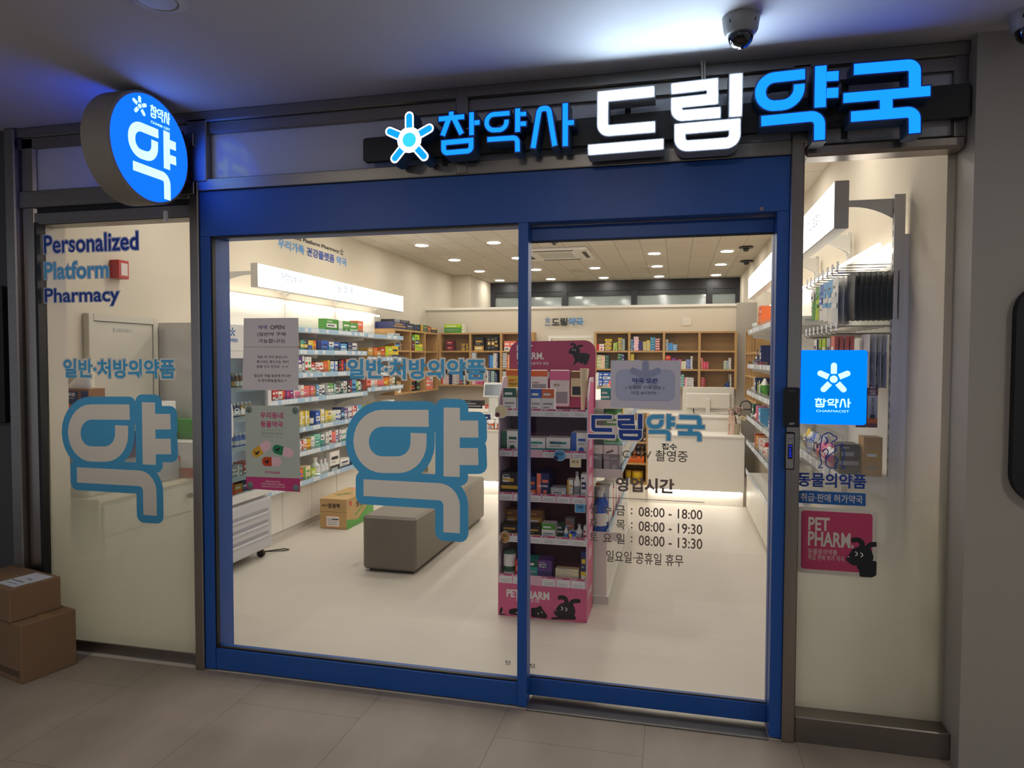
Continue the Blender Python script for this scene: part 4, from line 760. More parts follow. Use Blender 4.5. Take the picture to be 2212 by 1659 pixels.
# cartons by the shelving
kr=mat('kraft','c2a06c',.75,noise=.05)
t=thing('shipping_carton',(-3.03,3.0,0),'printed kraft carton with green band on the floor by the left wall shelving','carton'); x0,x1,ya,yb,h=-3.15,-2.885,2.735,3.30,.275
MB().box(x0,x1,ya,yb,.003,h,kr,.003).build('body',t); b=MB(); Fy=FRY(ya-.0008); Fs=FRX(x1+.0008,1); gm_=cm('green')
text(b,'조아',Fy,x0+.02,x0+.075,.20,.222,0,dink,.03); text(b,'엉겅퀴',Fy,x0+.08,x0+.20,.19,.235,0,dink,.035); b.prism([(x0+.06,.02),(x0+.195,.02),(x0+.195,.12),(x0+.06,.12)],Fy,0,.0003,cm('salmon')); b.prism([(x0+.064,.024),(x0+.191,.024),(x0+.191,.116),(x0+.064,.116)],Fy,.0003,.0005,cm('white'))
for k in range(4): b.prism([(x0+.075,.04+k*.016),(x0+.175,.04+k*.016),(x0+.175,.044+k*.016),(x0+.075,.044+k*.016)],Fy,.0005,.0007,dgry)
b.prism([(x0+.12,.085),(x0+.185,.085),(x0+.185,.095),(x0+.12,.095)],Fy,.0005,.0007,dink)
b.prism([(ya,.003),(yb,.003),(yb,.165),(yb-.12,.15),(ya+.22,.05),(ya,.09)],Fs,0,.0004,gm_); b.strip([(ya+.17,.10),(ya+.45,.20)],.018,Fs,0,.0004,gm_); text(b,'엉겅퀴',Fs,ya+.19,ya+.38,.165,.225,.0006,dink,.03); b.prism([(ya+.06,.205),(ya+.1,.205),(ya+.1,.24),(ya+.08,.255),(ya+.06,.24)],Fs,0,.0004,cm('red'))
Ft=((0,0,h+.0006),(1,0,0),(0,1,0),(0,0,1)); b.strip([(x0+.07,yb-.05),(x1-.03,yb-.05)],.06,Ft,0,.0003,cm('salmon')); b.strip([(x0+.05,ya+.2),(x1-.06,ya+.25)],.012,Ft,0,.0003,dink); b.strip([(x0+.1,ya+.15),(x0+.14,ya+.33)],.02,Ft,0,.0003,gm_); b.build('print',t)
b=MB().box(x0+.0,x1,ya-.0004,ya,.155,.157,dark); b.build('flap_line',t)
# ---- gondola between door and desk ----
t=thing('gondola',(-.72,2.4,0),'low white double-sided gondola shelf behind the pink stand','shelving')
MB().box(-1.04,-.415,1.40,3.40,.0,.43,whitem).box(-1.05,-.40,1.39,3.41,.0,.05,greym).build('plinth',t); MB().box(-.735,-.705,1.40,3.40,.43,1.42,fit).build('spine',t)
for k,z in enumerate((.455,.855,1.005,1.13,1.29)):
    o=MB().box(-.705,-.325 if k else -.405,1.40,3.40,z-.028,z-.012,fit).build('shelf',t); rail(o,1,-.32 if k else -.40,1.40,3.40,z,railm,300+k,.038); MB().box(-.705,-.32,1.396,1.40,z-.05,z+.005,fit).build('end_cap',o)
for z in (.86,1.0): MB().box(-1.115,-.735,1.40,3.40,z-.028,z-.012,fit).build('shelf',t)
# ---- right wall shelving ----
RB=[(.53,1.50),(1.50,2.47),(2.47,3.445),(3.445,4.415)]; rn_=['nearest the window','second from the window','third from the window','nearest the desk']
for i,(y0,y1) in enumerate(RB):
    t=thing('wall_shelving',(.86,(y0+y1)/2,0),'white wall shelving bay with grey price rails on the right wall, %s'%rn_[i],'shelving','right wall shelving bays')
    MB().box(1.0,1.02,y0,y1,0,2.12,fit).build('back_panel',t)
    b=MB().box(.955 if i==0 else .975,1.0,y0-.0,y0+.035,.0,2.30,greym)
    for k in range(34): b.box((.955 if i==0 else .975)-.0008,(.955 if i==0 else .975),y0+.012,y0+.018,.5+k*.052,.528+k*.052,dark)
    b.build('upright',t)
    c=MB().box(.73,1.0,y0,y1,.05,.385,fit).box(.745,1.0,y0,y1,0,.05,fit).build('base_cabinet',t); MB().box(.705,1.0,y0,y1,.385,.40,fit).build('cabinet_top',c); rail(c,-1,.70,y0,y1,.425,railg,400+i)
    for k in range(2): a=y0+k*(y1-y0)/2; MB().box(.712,.73,a+.003,a+(y1-y0)/2-.003,.058,.38,whitem,.002).build('cabinet_door',t)
    for k,z in enumerate(RZ[:-1] if i else [1.02,.719]): shelf(t,-1,1.0,.70,y0,y1,z,railg,420+i*10+k)
    MB().box(.90,.915,y0+.05,y1-.05,2.075,2.09,led).build('led_tube',t)
    lightbox(0,.70,-1,y0,y1,2.155,2.375,'long white backlit sign box above the right wall shelving, %s'%rn_[i],'right wall light boxes','파스/보호대' if i==0 else (None,'영양제','건강식품','구강용품')[i],'Pain Relief Plaster · Guard' if i==0 else None,.985)
# ================= goods =================
ORD=['first','second','third','fourth','fifth','sixth','seventh','eighth','ninth','tenth','eleventh','twelfth','thirteenth','fourteenth','fifteenth','sixteenth','seventeenth','eighteenth','nineteenth','twentieth','twenty-first','twenty-second','twenty-third','twenty-fourth','twenty-fifth']+['twenty-'+a for a in ('sixth','seventh','eighth','ninth')]+['thirtieth']+['thirty-'+a for a in ('first','second','third','fourth','fifth','sixth','seventh','eighth','ninth')]
CN={'white':'white','red':'red','orange':'orange','yellow':'yellow','lime':'lime green','green':'green','teal':'teal','navy':'navy','blue':'blue','sky':'sky blue','purple':'purple','pink':'pink','magenta':'magenta','salmon':'salmon','maroon':'maroon','black':'black','gray':'grey','silver':'silver','cream':'cream','tan':'tan','brown':'brown','mint':'mint','gold':'gold','clear':'clear','forest':'dark green'}
rg=random.Random(21)
def face(b,x0,x1,y0,y1,z0,z1,side,a,style):
    "printed front of a pack: side y- / x+ / x-"
    A=cm(a); I=cm('white') if a not in('white','cream') else cm('navy'); K=cm('gray'); e=.0007
    W=(x1-x0) if side=='y-' else (y1-y0); H=z1-z0
    if side=='y-': fr=((x0,y0,z0),(1,0,0),(0,0,1),(0,-1,0))
    elif side=='x+': fr=((x1,y0,z0),(0,1,0),(0,0,1),(1,0,0))
    else: fr=((x0,y1,z0),(0,-1,0),(0,0,1),(-1,0,0))
    R=lambda u0,u1,v0,v1,m,d=1: b.prism([(u0*W,v0*H),(u1*W,v0*H),(u1*W,v1*H),(u0*W,v1*H)],fr,.0002,e*d,m)
    if style==0: R(0,1,.62,1,A); R(.12,.7,.72,.82,I,1.5); R(.12,.85,.34,.42,K); R(.12,.6,.2,.26,K)
    elif style==1: R(0,1,0,.36,A); R(.12,.8,.12,.24,I,1.5); R(.15,.85,.62,.76,A); R(.15,.6,.48,.53,K)
    elif style==2: R(.1,.9,.40,.68,A); R(.18,.7,.5,.58,I,1.5); R(.15,.75,.2,.25,K); R(.15,.55,.8,.86,A)
    elif style==3:
        R(0,.34,0,1,A); R(.45,.92,.62,.74,A); R(.45,.85,.48,.53,K); b.disc(.66*W,.24*H,.16*min(W,H),fr,.0002,e,A,12)
    elif style==4: R(0,1,.30,.44,A); R(.1,.75,.6,.74,A); R(.1,.5,.86,.91,K)
def pack(name,x0,x1,y0,y1,z0,z1,side,base,acc,lab,cat,group=None,style=None,shape='box'):
    b=MB(); m=cm(base)
    if shape=='bottle':
        cx,cy=(x0+x1)/2,(y0+y1)/2; r=min(x1-x0,y1-y0)/2; h=z1-z0
        b.lathe((cx,cy,z0),[(r*.9,0),(r,.006),(r,h*.62),(r*.45,h*.78),(r*.42,h*.86)],m,14); b.lathe((cx,cy,z0+h*.84),[(r*.5,0),(r*.5,h*.14),(r*.4,h*.16)],cm(acc),12); b.lathe((cx,cy,z0+h*.18),[(r*1.01,0),(r*1.01,h*.3)],cm(acc),14)
    elif shape=='can':
        cx,cy=(x0+x1)/2,(y0+y1)/2; r=min(x1-x0,y1-y0)/2; h=z1-z0; b.lathe((cx,cy,z0),[(r*.96,0),(r,.004),(r,h*.86)],m,18); b.lathe((cx,cy,z0+h*.86),[(r*1.02,0),(r*1.02,h*.12),(r*.9,h*.14)],cm(acc),18); b.lathe((cx,cy,z0+h*.2),[(r*1.01,0),(r*1.01,h*.2)],cm(acc),18)
    elif shape=='bag':
        s=(x1-x0) if side=='y-' else (y1-y0); n=6; V=[];F=[]
        for j in range(n+1):
            t=j/n; th=math.sin(math.pi*min(1,t*1.05))*.45+.05
            for sg in (-1,1):
                for k in range(4):
                    u=(k/3-.5)*(1-.06*math.sin(math.pi*t)); q=th*(1-(2*k/3-1)**2*.8)*sg
                    V.append(((x0+x1)/2+u*(x1-x0),(y0+y1)/2+q*(y1-y0),z0+(z1-z0)*t) if side=='y-' else ((x0+x1)/2+q*(x1-x0),(y0+y1)/2+u*(y1-y0),z0+(z1-z0)*t))
        for j in range(n):
            for sg in (0,1):
                for k in range(3): p=j*8+sg*4+k; F.append([p,p+1,p+9,p+8])
            for k in (0,3): F.append([j*8+k,j*8+4+k,j*8+12+k,j*8+8+k])
        b.add(V,F[:len(F)*2//3],m); b.add(V,F[len(F)*2//3:],cm(acc))
        if base!='black':
            e=.46
            if side=='y-': ym=(y0+y1)/2; face(b,x0+(x1-x0)*.06,x1-(x1-x0)*.06,ym-(y1-y0)*e,ym,z0+(z1-z0)*.12,z0+(z1-z0)*.9,side,acc,rg.randrange(5))
            else: xm=(x0+x1)/2; face(b,xm-(x1-x0)*e,xm+(x1-x0)*e,y0+(y1-y0)*.06,y1-(y1-y0)*.06,z0+(z1-z0)*.12,z0+(z1-z0)*.9,side,acc,rg.randrange(5))
        return b.build(name,None,True,lab,cat,group)
    else:
        b.box(x0,x1,y0,y1,z0,z1,m); face(b,x0,x1,y0,y1,z0,z1,side,acc,rg.randrange(5) if style is None else style)
    return b.build(name,None,shape!='box',lab,cat,group)
SH={'':('medicine_box','box'),'b':('medicine_bottle','bottle'),'p':('pouch','pouch'),'c':('tin','tin')}
def row(s,Xf,y0,ymax,z,spec,where,group,hmax=.17,end='front end'):
    "goods along one wall shelf, from the shopfront end; spec: base/accent/width/height*count[shape]"
    y=y0; k=0
    for it in spec.split():
        q=it.split('*'); c=q[0].split('/'); n=1; sh=''
        if len(q)>1: n=int(''.join(ch for ch in q[1] if ch.isdigit()) or 1); sh=''.join(ch for ch in q[1] if ch.isalpha())
        if c[0]=='gap': y+=float(c[1]); continue
        for _ in range(n):
            w=float(c[2]); h=float(c[3]);
            if y+w>ymax: return
            d=rg.uniform(.06,.12); xx=sorted((Xf-.018*s-rg.uniform(0,.012)*s,Xf-.03*s-d*s)); nm,cat=SH[sh]
            col=CN[c[0]] if c[0]==c[1] else CN[c[0]]+' and '+CN[c[1]]
            if sh=='b': xx=sorted((Xf-.02*s,Xf-.02*s-w*s))
            pack(nm,xx[0],xx[1],y,y+w-.004,z-.0115,z-.0115+h,'x+' if s>0 else 'x-',c[0],c[1],'%s %s, %s from the door along %s'%(col,cat,ORD[k],where),cat,group,None,{'':'box','b':'bottle','p':'bag','c':'can'}[sh]); y+=w; k+=1
LR=["the left wall's top shelf","the left wall's second shelf","the left wall's third shelf","the left wall's fourth shelf","the left wall's fifth shelf","the left wall's sixth shelf","the left wall's bottom shelf"]
G='goods on the left wall shelves'
L=LZ[0]
row(1,-3.2,3.0,3.84,L[0],'green/white/.25/.135 green/white/.25/.13 green/white/.18/.125 orange/salmon/.13/.15',LR[0],G)
row(1,-3.2,2.30,3.84,L[1],'white/green/.08/.11*2 red/yellow/.075/.115 teal/yellow/.075/.115 navy/yellow/.075/.115 blue/yellow/.075/.115 orange/yellow/.075/.115 gap/.02 blue/navy/.2/.12 sky/white/.1/.11 gap/.01 navy/blue/.13/.11 sky/white/.13/.10 gap/.02 navy/gray/.10/.115 white/navy/.12/.11',LR[1],G)
row(1,-3.2,2.30,3.84,L[2],'white/teal/.06/.16*2 gap/.02 white/orange/.06/.17 white/purple/.065/.17 white/navy/.055/.18 white/red/.055/.17 white/green/.055/.17 gap/.01 white/red/.07/.12*3 orange/salmon/.09/.13 yellow/gold/.045/.14 gap/.01 white/sky/.07/.13 white/blue/.08/.13 gap/.01 black/red/.05/.14 red/orange/.05/.14 navy/blue/.05/.13 red/yellow/.06/.15*2 white/navy/.07/.13*2 blue/white/.08/.12',LR[2],G)
row(1,-3.2,2.06,3.84,L[3],'red/white/.045/.13*3 white/red/.06/.10 red/orange/.05/.12 gap/.01 magenta/purple/.06/.15*2 pink/white/.055/.14*2 white/salmon/.055/.14 salmon/pink/.055/.13*3 tan/orange/.05/.12 sky/white/.05/.13 white/navy/.06/.13*2 silver/gray/.055/.12 white/green/.055/.14*2 teal/white/.05/.13 maroon/white/.05/.13 forest/white/.05/.13*2 white/black/.045/.15*2 black/white/.05/.14 red/navy/.045/.15 sky/navy/.10/.16 green/lime/.045/.14 white/forest/.05/.14 black/gray/.05/.13',LR[3],G)
row(1,-3.2,2.36,3.84,L[4],'teal/white/.13/.14*p yellow/gold/.065/.16 yellow/white/.07/.165*2 gap/.01 white/navy/.09/.11*c blue/white/.09/.15 white/yellow/.09/.16 yellow/cream/.06/.14*2 white/lime/.05/.13*2 white/blue/.05/.13*2 navy/sky/.08/.15 white/purple/.05/.14*3 white/red/.055/.15*2 sky/white/.06/.15*2 white/green/.06/.14*2',LR[4],G)
row(1,-3.2,2.36,3.84,L[5],'white/sky/.06/.15*2 white/blue/.055/.13 red/white/.05/.12 white/orange/.06/.13 yellow/orange/.07/.12 white/silver/.06/.14 gap/.01 mint/teal/.11/.15 teal/white/.07/.14 white/gray/.08/.15 white/maroon/.05/.16 salmon/pink/.10/.14 white/purple/.05/.15*2 white/teal/.06/.14*2 white/red/.06/.15*2 mint/white/.06/.14',LR[5],G)
row(1,-3.2,2.36,3.84,L[6],'white/orange/.12/.11 orange/blue/.10/.13 cream/green/.13/.14 gap/.01 lime/white/.09/.10 clear/white/.10/.19*b clear/white/.075/.16*2b gap/.01 white/black/.19/.21 gap/.01 white/navy/.2/.11 white/navy/.2/.09',LR[6],G)
Lc=LZ[2]; gc='goods on the far left wall shelves'; far="the left wall's far-bay %s shelf"
row(1,-3.2,4.60,4.84,Lc[0],'clear/silver/.10/.06*2',far%'top',gc)
row(1,-3.2,3.92,4.84,Lc[1],'gold/tan/.13/.13 gap/.01 orange/gold/.09/.13 gold/white/.10/.10 orange/red/.12/.14 gap/.01 lime/yellow/.08/.15 yellow/lime/.10/.15 yellow/navy/.2/.16',far%'second',gc)
row(1,-3.2,3.88,4.84,Lc[2],'white/sky/.09/.1 white/blue/.1/.1*2 gap/.1 white/navy/.1/.1*3',far%'third',gc)
row(1,-3.2,3.88,4.84,Lc[3],'salmon/red/.11/.13 clear/white/.08/.12 white/salmon/.1/.12 salmon/pink/.16/.12 orange/yellow/.08/.13*2 tan/white/.07/.14 white/tan/.07/.13 forest/black/.07/.11',far%'fourth',gc)
row(1,-3.2,3.88,4.84,Lc[4],'yellow/gold/.12/.10 yellow/white/.12/.10 yellow/orange/.14/.12 navy/blue/.2/.06 white/blue/.06/.13*3',far%'fifth',gc)
row(1,-3.2,3.88,4.84,Lc[5],'white/sky/.08/.14*3 teal/white/.08/.14*2 white/navy/.09/.13*3',far%'sixth',gc)
row(1,-3.2,3.88,4.84,Lc[6],'white/navy/.2/.11*2 white/black/.18/.14',far%'bottom',gc)
# right wall, far bays
G='goods on the right wall shelves'; rw="the right wall's far %s shelf"
row(-1,.70,3.48,4.40,RZ[0],'orange/red/.11/.21 orange/red/.11/.21 gap/.06 tan/gold/.06/.1 gap/.25 clear/white/.06/.09*2',rw%'top',G)
row(-1,.70,3.48,4.40,RZ[1],'navy/white/.10/.20 navy/gold/.08/.18 black/navy/.08/.17 gold/tan/.07/.17 gap/.02 navy/white/.045/.10*4b gap/.03 clear/gray/.06/.06*2',rw%'second',G)
row(-1,.70,3.46,4.40,RZ[2],'green/white/.16/.17*p green/lime/.14/.15*p gap/.02 navy/white/.17/.17 gap/.01 teal/white/.05/.15*b clear/red/.05/.07*4',rw%'third',G)
row(-1,.70,3.46,4.40,RZ[3],'sky/white/.16/.16 pink/red/.13/.17 salmon/white/.07/.13*b white/red/.06/.10*3b forest/white/.16/.16 clear/white/.06/.06*2',rw%'fourth',G)
row(-1,.70,2.95,4.40,RZ[4],'white/red/.13/.12 red/white/.05/.15 white/red/.10/.16*2 white/gray/.06/.15*3 red/white/.05/.15*2 white/black/.05/.14 yellow/gold/.04/.15 black/red/.04/.14 red/salmon/.06/.16',rw%'fifth',G)
row(-1,.70,2.5,3.0,RZ[3],'mint/white/.1/.13*2 white/navy/.09/.13*2',"the right wall's second fourth-level shelf",G)
# ---- cubby stacks ----
def cell(i0,x0,w,z,spec,unit,rowname,yf=6.455,ax=0,cname=''):
    x=x0+.02; k=0
    for it in spec.split():
        c=it.split('/')
        if c[0]=='gap': x+=float(c[1]); continue
        ww=float(c[2]); h=float(c[3]); n=int(c[4]); n,h=(n,h) if n<6 else (round(n/1.45),h*1.45*round(n/1.45+.0)/ (n/1.45)* (n/1.45)/round(n/1.45)); col=CN[c[0]] if c[0]==c[1] else CN[c[0]]+' and '+CN[c[1]]; st=rg.randrange(5)
        if x+ww>x0+w-.017: break
        for j in range(n):
            jt=rg.uniform(-.003,.003)
            lab='%s carton %s up in %s stack, %s %s'%(col,ORD[j],ORD[k],cname,unit) if n>1 else '%s carton, %s pile, %s %s'%(col,ORD[k],cname,unit)
            if ax==0: pack('medicine_carton',x+jt,x+ww-.003+jt,yf+.012,yf+.11,z+.012+j*h,z+.012+(j+1)*h-.0012,'y-',c[0],c[1],lab,'carton','cartons in the plywood cubbies',st)
            else: pack('medicine_carton',yf-.11,yf-.012,x+jt,x+ww-.003+jt,z+.012+j*h,z+.012+(j+1)*h-.0012,'x+',c[0],c[1],lab,'carton','cartons in the plywood cubbies',st)
        x+=ww; k+=1
R0=['white/red/.1/.09/1 gap/.01 yellow/maroon/.09/.052/3 gap/.02 lime/white/.03/.026/4 lime/green/.03/.022/5 gap/.006 yellow/navy/.05/.043/4 forest/white/.045/.033/5','sky/navy/.035/.027/6 gap/.004 white/pink/.065/.026/7 navy/purple/.055/.022/6 yellow/gray/.05/.024/5 yellow/gray/.05/.024/6 teal/blue/.065/.025/7 red/white/.06/.032/5','gray/white/.035/.03/5 sky/blue/.06/.034/3 sky/white/.055/.027/3','']
R1=['cream/green/.06/.032/6 cream/pink/.055/.025/7 forest/black/.055/.032/6 gap/.11 forest/green/.05/.04/5 navy/gray/.045/.035/6','yellow/forest/.045/.04/5 gap/.01 sky/purple/.06/.04/3','red/orange/.07/.06/3 gap/.01 purple/magenta/.06/.05/3 gap/.02 pink/magenta/.05/.022/6 white/lime/.06/.026/4 blue/white/.055/.026/5 white/gray/.03/.02/9','salmon/pink/.03/.026/6 pink/red/.035/.032/3 pink/red/.035/.032/3 gap/.19 white/green/.035/.028/4 silver/sky/.03/.028/4 white/gray/.03/.026/6 white/sky/.045/.026/6']
R2=['blue/white/.085/.095/2 blue/white/.085/.095/2 blue/white/.085/.095/2','','gap/.14 orange/red/.03/.04/3 white/teal/.04/.035/4 teal/white/.04/.034/5 white/pink/.045/.026/5 white/gray/.075/.026/5','red/maroon/.06/.034/4 gap/.24 navy/blue/.03/.04/1 navy/blue/.03/.035/2 white/black/.03/.03/6']
for r,(z,rn2,S_) in enumerate(((WZ[2],'top row',R0),(WZ[1],'middle row',R1),(WZ[0],'bottom row',R2))):
    for c in range(4): cell(0,-1.073+c*.456,.456,z,S_[c],'behind the monitor',rn2,cname='%s %s cubby'%(ORD[c],rn2.replace(' row','-row')))
L0=['gap/.07 maroon/red/.11/.075/2 gap/.12 gold/black/.05/.10/1 gold/black/.05/.10/1 navy/sky/.03/.16/1','gap/.04 black/gold/.14/.19/1 gap/.05 black/gold/.055/.19/1 black/gold/.055/.19/1 black/gold/.05/.19/1','gap/.02 salmon/white/.085/.135/1 salmon/white/.085/.135/1']
L1=['gap/.36 teal/white/.04/.04/3','white/sky/.06/.026/8 gap/.19 sky/blue/.065/.025/7 white/gray/.035/.024/8 navy/white/.038/.024/8','white/navy/.065/.024/9 cream/orange/.055/.022/8 gap/.03 white/gray/.06/.03/5']
L2=['white/red/.055/.026/6 white/red/.055/.026/5 navy/black/.05/.05/3 white/black/.06/.022/8 white/maroon/.045/.03/5 maroon/pink/.055/.026/6 white/teal/.035/.026/5','white/pink/.06/.03/3 magenta/pink/.06/.03/4 pink/maroon/.045/.024/5 gap/.02 white/maroon/.04/.024/4 navy/white/.055/.023/8 teal/white/.055/.023/8 navy/gray/.04/.02/9','white/gray/.06/.022/8 gap/.01 white/sky/.06/.03/5']
for r,(z,rn2,S_) in enumerate(((WZ[2],'top row',L0),(WZ[1],'middle row',L1),(WZ[0],'bottom row',L2))):
    for c in range(3): cell(0,-3.30+c*.452,.452,z,S_[c],'behind the till',rn2,cname='%s %s cubby'%(ORD[c],rn2.replace(' row','-row')))
for c,z,sp in ((0,1.645,'navy/sky/.16/.15/1 navy/gold/.08/.1/1'),(1,1.645,'gap/.05 maroon/green/.1/.2/1 lime/navy/.16/.21/1 lime/yellow/.12/.09/1'),(0,1.115,'tan/green/.1/.15/1 white/tan/.1/.14/1'),(1,1.115,'black/orange/.15/.10/2 gap/.06 black/green/.12/.08/2'),(2,1.115,'gap/.05 salmon/white/.14/.17/1 salmon/white/.12/.17/1'),(1,1.38,'gap/.2 white/red/.1/.05/3')):
    cell(0,4.87+c*.52,.52,z,sp,'along the left wall','',-3.32,1,cname='%s %s side-cubby'%(ORD[c],{1.645:'top-row',1.38:'middle-row',1.115:'bottom-row'}[z]))
yy=4.88
for k,(c,a,w,h) in enumerate((('navy','gold',.38,.085),('black','navy',.30,.085),('black','navy',.22,.075),('forest','gold',.26,.09),('brown','red',.14,.085),('black','gold',.26,.07))):
    pack('gift_carton',-3.58,-3.335,yy,yy+w-.006,1.917,1.917+h,'x+',c,a,'%s gift carton, %s of the row on top of the side cubbies'%(CN[c],ORD[k]),'carton','gift cartons on the side cubbies'); yy+=w
    if k==2: pack('gift_carton',-3.56,-3.38,5.0,5.50,1.917+.0855,2.04,'x+','black','gray','long black gift carton lying on top of the row above the side cubbies','carton','gift cartons on the side cubbies')
pack('supplement_box',-3.24,-2.985,6.47,6.60,1.922,2.045,'y-','green','lime','green supplement box standing alone on the cubbies behind the till','box',None,0)
pack('supplement_box',-2.98,-2.955,6.47,6.60,1.922,2.045,'y-','white','lime','thin white box beside the green box on the cubbies behind the till','box',None,4)
# ---- fridge contents ----
for r,(z,sp) in enumerate(((1.32,'purple/white/.05/.12*2b black/gold/.05/.12*3b brown/white/.05/.12*3b'),(1.10,'green/white/.055/.12*3c navy/white/.05/.12*3b gold/white/.05/.12*3b'),(.88,'silver/white/.06/.1*4c blue/white/.05/.11*3b'),(.66,'white/sky/.06/.11*2c gray/white/.07/.09*3 red/white/.06/.1*3'))):
    row(1,-3.15,1.31,1.80,z+.0125,sp,'the fridge\'s %s shelf'%ORD[r],'drinks in the fridge',end='near side')
row(1,-3.15,1.31,1.82,.513,'orange/gold/.10/.15 orange/red/.11/.145 orange/gold/.10/.11 navy/white/.07/.12',"the fridge's floor",'drinks in the fridge')
# ---- hooks and hanging packs in the right window ----
def hook(y,z,k,rown):
    b=MB(); t=thing('display_hook',(.99,y,z),'chrome double display hook, %s from the window in the %s row'%(ORD[k],rown),'hook','display hooks by the right window')
    MB().tube([(1.0,y,z-.025),(.74,y,z-.025),(.728,y,z-.012)],.0028,steel,6).tube([(1.0,y,z+.01),(.735,y,z+.01)],.0022,steel,6).build('wire',t,True)
    MB().box(.7335,.7355,y-.02,y+.02,z-.015,z+.028,tagm).box(.733,.7336,y-.014,y+.014,z,z+.004,tagg).build('price_tag',t)
HY=[.60,.71,.82,.93,1.04,1.15,1.26,1.37]
MB().box(.975,.998,.565,1.50,1.975,2.0,fit).build('hook_bar',bpy.data.objects['wall_shelving.003'] if 'wall_shelving.003' in bpy.data.objects else None)
for k,y in enumerate(HY): hook(y,1.985,k,'upper'); hook(y,1.70,k,'middle')
def hang(n,y,xs,w,z0,z1,c,a,what,cat,where,grp,shape='bag',th=.014):
    for k in range(n):
        x=xs+(k*(.205/n) if n>4 else k*.024); lab='%s, %s from the aisle %s'%(what,ORD[k],where)
        tl=rg.uniform(-.006,.006)
        if shape=='bag':
            o=pack('hanging_pack',x,x+th,y-w/2+tl,y+w/2+tl,z0,z1,'x-',c,a,lab,cat,grp,None,'bag')
        else: o=pack('hanging_box',x,x+th,y-w/2,y+w/2,z0,z1,'x-',c,a,lab,cat,grp)
hk='on the %s upper window hook'
hang(9,.60,.785,.16,1.735,1.955,'black','black','black cloth support pouch','pouch','on the nearest upper window hook','black pouches',th=.02)
hang(3,.71,.745,.13,1.72,1.95,'clear','white','clear white pack','pack',hk%'second','clear packs')
hang(3,.82,.745,.11,1.735,1.95,'white','sky','white and sky blue pack','pack',hk%'third','sky packs')
hang(3,.93,.745,.11,1.75,1.95,'white','sky','white pack with sky blue top','pack',hk%'fourth','sky topped packs')
hang(3,1.04,.745,.11,1.76,1.95,'white','blue','white and blue pack','pack',hk%'fifth','blue packs')
hang(5,1.15,.745,.10,1.77,1.95,'lime','green','lime green pack','pack',hk%'sixth','lime packs')
hang(5,1.26,.745,.10,1.77,1.95,'green','white','green pack','pack',hk%'seventh','green packs')
mk='on the %s middle window hook'
hang(4,.60,.855,.15,1.42,1.67,'silver','white','pale grey support pack','pack',mk%'nearest','support packs',th=.018)
hang(4,.72,.745,.08,1.475,1.665,'salmon','white','salmon and white box','box',mk%'second','salmon boxes','box',.016)
hang(4,.82,.745,.08,1.475,1.66,'silver','navy','grey and navy box','box',mk%'third','navy boxes','box',.016)
hang(4,.93,.745,.08,1.475,1.66,'lime','white','lime green box','box',mk%'fourth','lime boxes','box',.016)
hang(4,1.04,.745,.08,1.475,1.66,'lime','navy','lime and navy box','box',mk%'fifth','lime navy boxes','box',.016)
hang(4,1.15,.745,.08,1.475,1.66,'navy','white','navy box','box',mk%'sixth','navy blue boxes','box',.016)
for k,x in enumerate((.822,.870)):
    t=thing('support_box',(x+.02,.64,1.235),'tall maroon and grey waist support box, %s beside the shelf upright'%('nearer the aisle' if k==0 else 'closer to the wall'),'box','waist support boxes')
    MB().box(x,x+.043,.57,.72,1.235,1.455,cm('silver'),.001).build('carton',t); b=MB(); Fs=FRY(.5695)
    b.box(x,x+.043,.5692,.57,1.385,1.435,cm('maroon')).box(x,x+.043,.5692,.57,1.255,1.28,cm('orange')).box(x,x+.043,.5692,.57,1.235,1.255,cm('maroon')).disc(x+.0215,1.287,.012,Fs,.0004,.0009,cm('black'),16)
    text(b,'BLACK',Fs,x+.008,x+.035,1.402,1.411,.0006,cm('white'),.02); text(b,'LABEL',Fs,x+.008,x+.035,1.39,1.399,.0006,cm('white'),.02); b.disc(x+.0215,1.422,.013,Fs,.0004,.0009,cm('white'),16,.005)
    V,Fc=textmesh('WAIST SUPPORT',.01); lo,hi=V.min(0),V.max(0); b.add([(x+.016+(p[1]-lo[1])/(hi[1]-lo[1])*.011,.569,1.375-(p[0]-lo[0])/(hi[0]-lo[0])*.075) for p in V],Fc,cm('black')); b.build('print',t)
pack('supplement_box',.855,.935,.56,.66,1.0085,1.19,'y-','tan','gold','ochre box standing on the shelf end behind the right window','box',None,2)
pack('supplement_box',.76,.845,.60,.72,1.0085,1.15,'y-','black','gray','black box beside the ochre box behind the right window','box',None,4)
row(-1,.70,.76,1.49,1.02,'pink/white/.06/.10*2p salmon/pink/.06/.11*2p navy/silver/.07/.14*2p white/blue/.07/.13*2p gold/white/.06/.13*p blue/yellow/.08/.14*p mint/white/.08/.12*p',"the low shelf behind the right window",'pouches behind the right window')
row(-1,.70,.60,1.49,.719,'white/blue/.12/.10*2 white/yellow/.12/.1*2 blue/white/.12/.09*2',"the bottom shelf behind the right window",'boxes behind the right window')
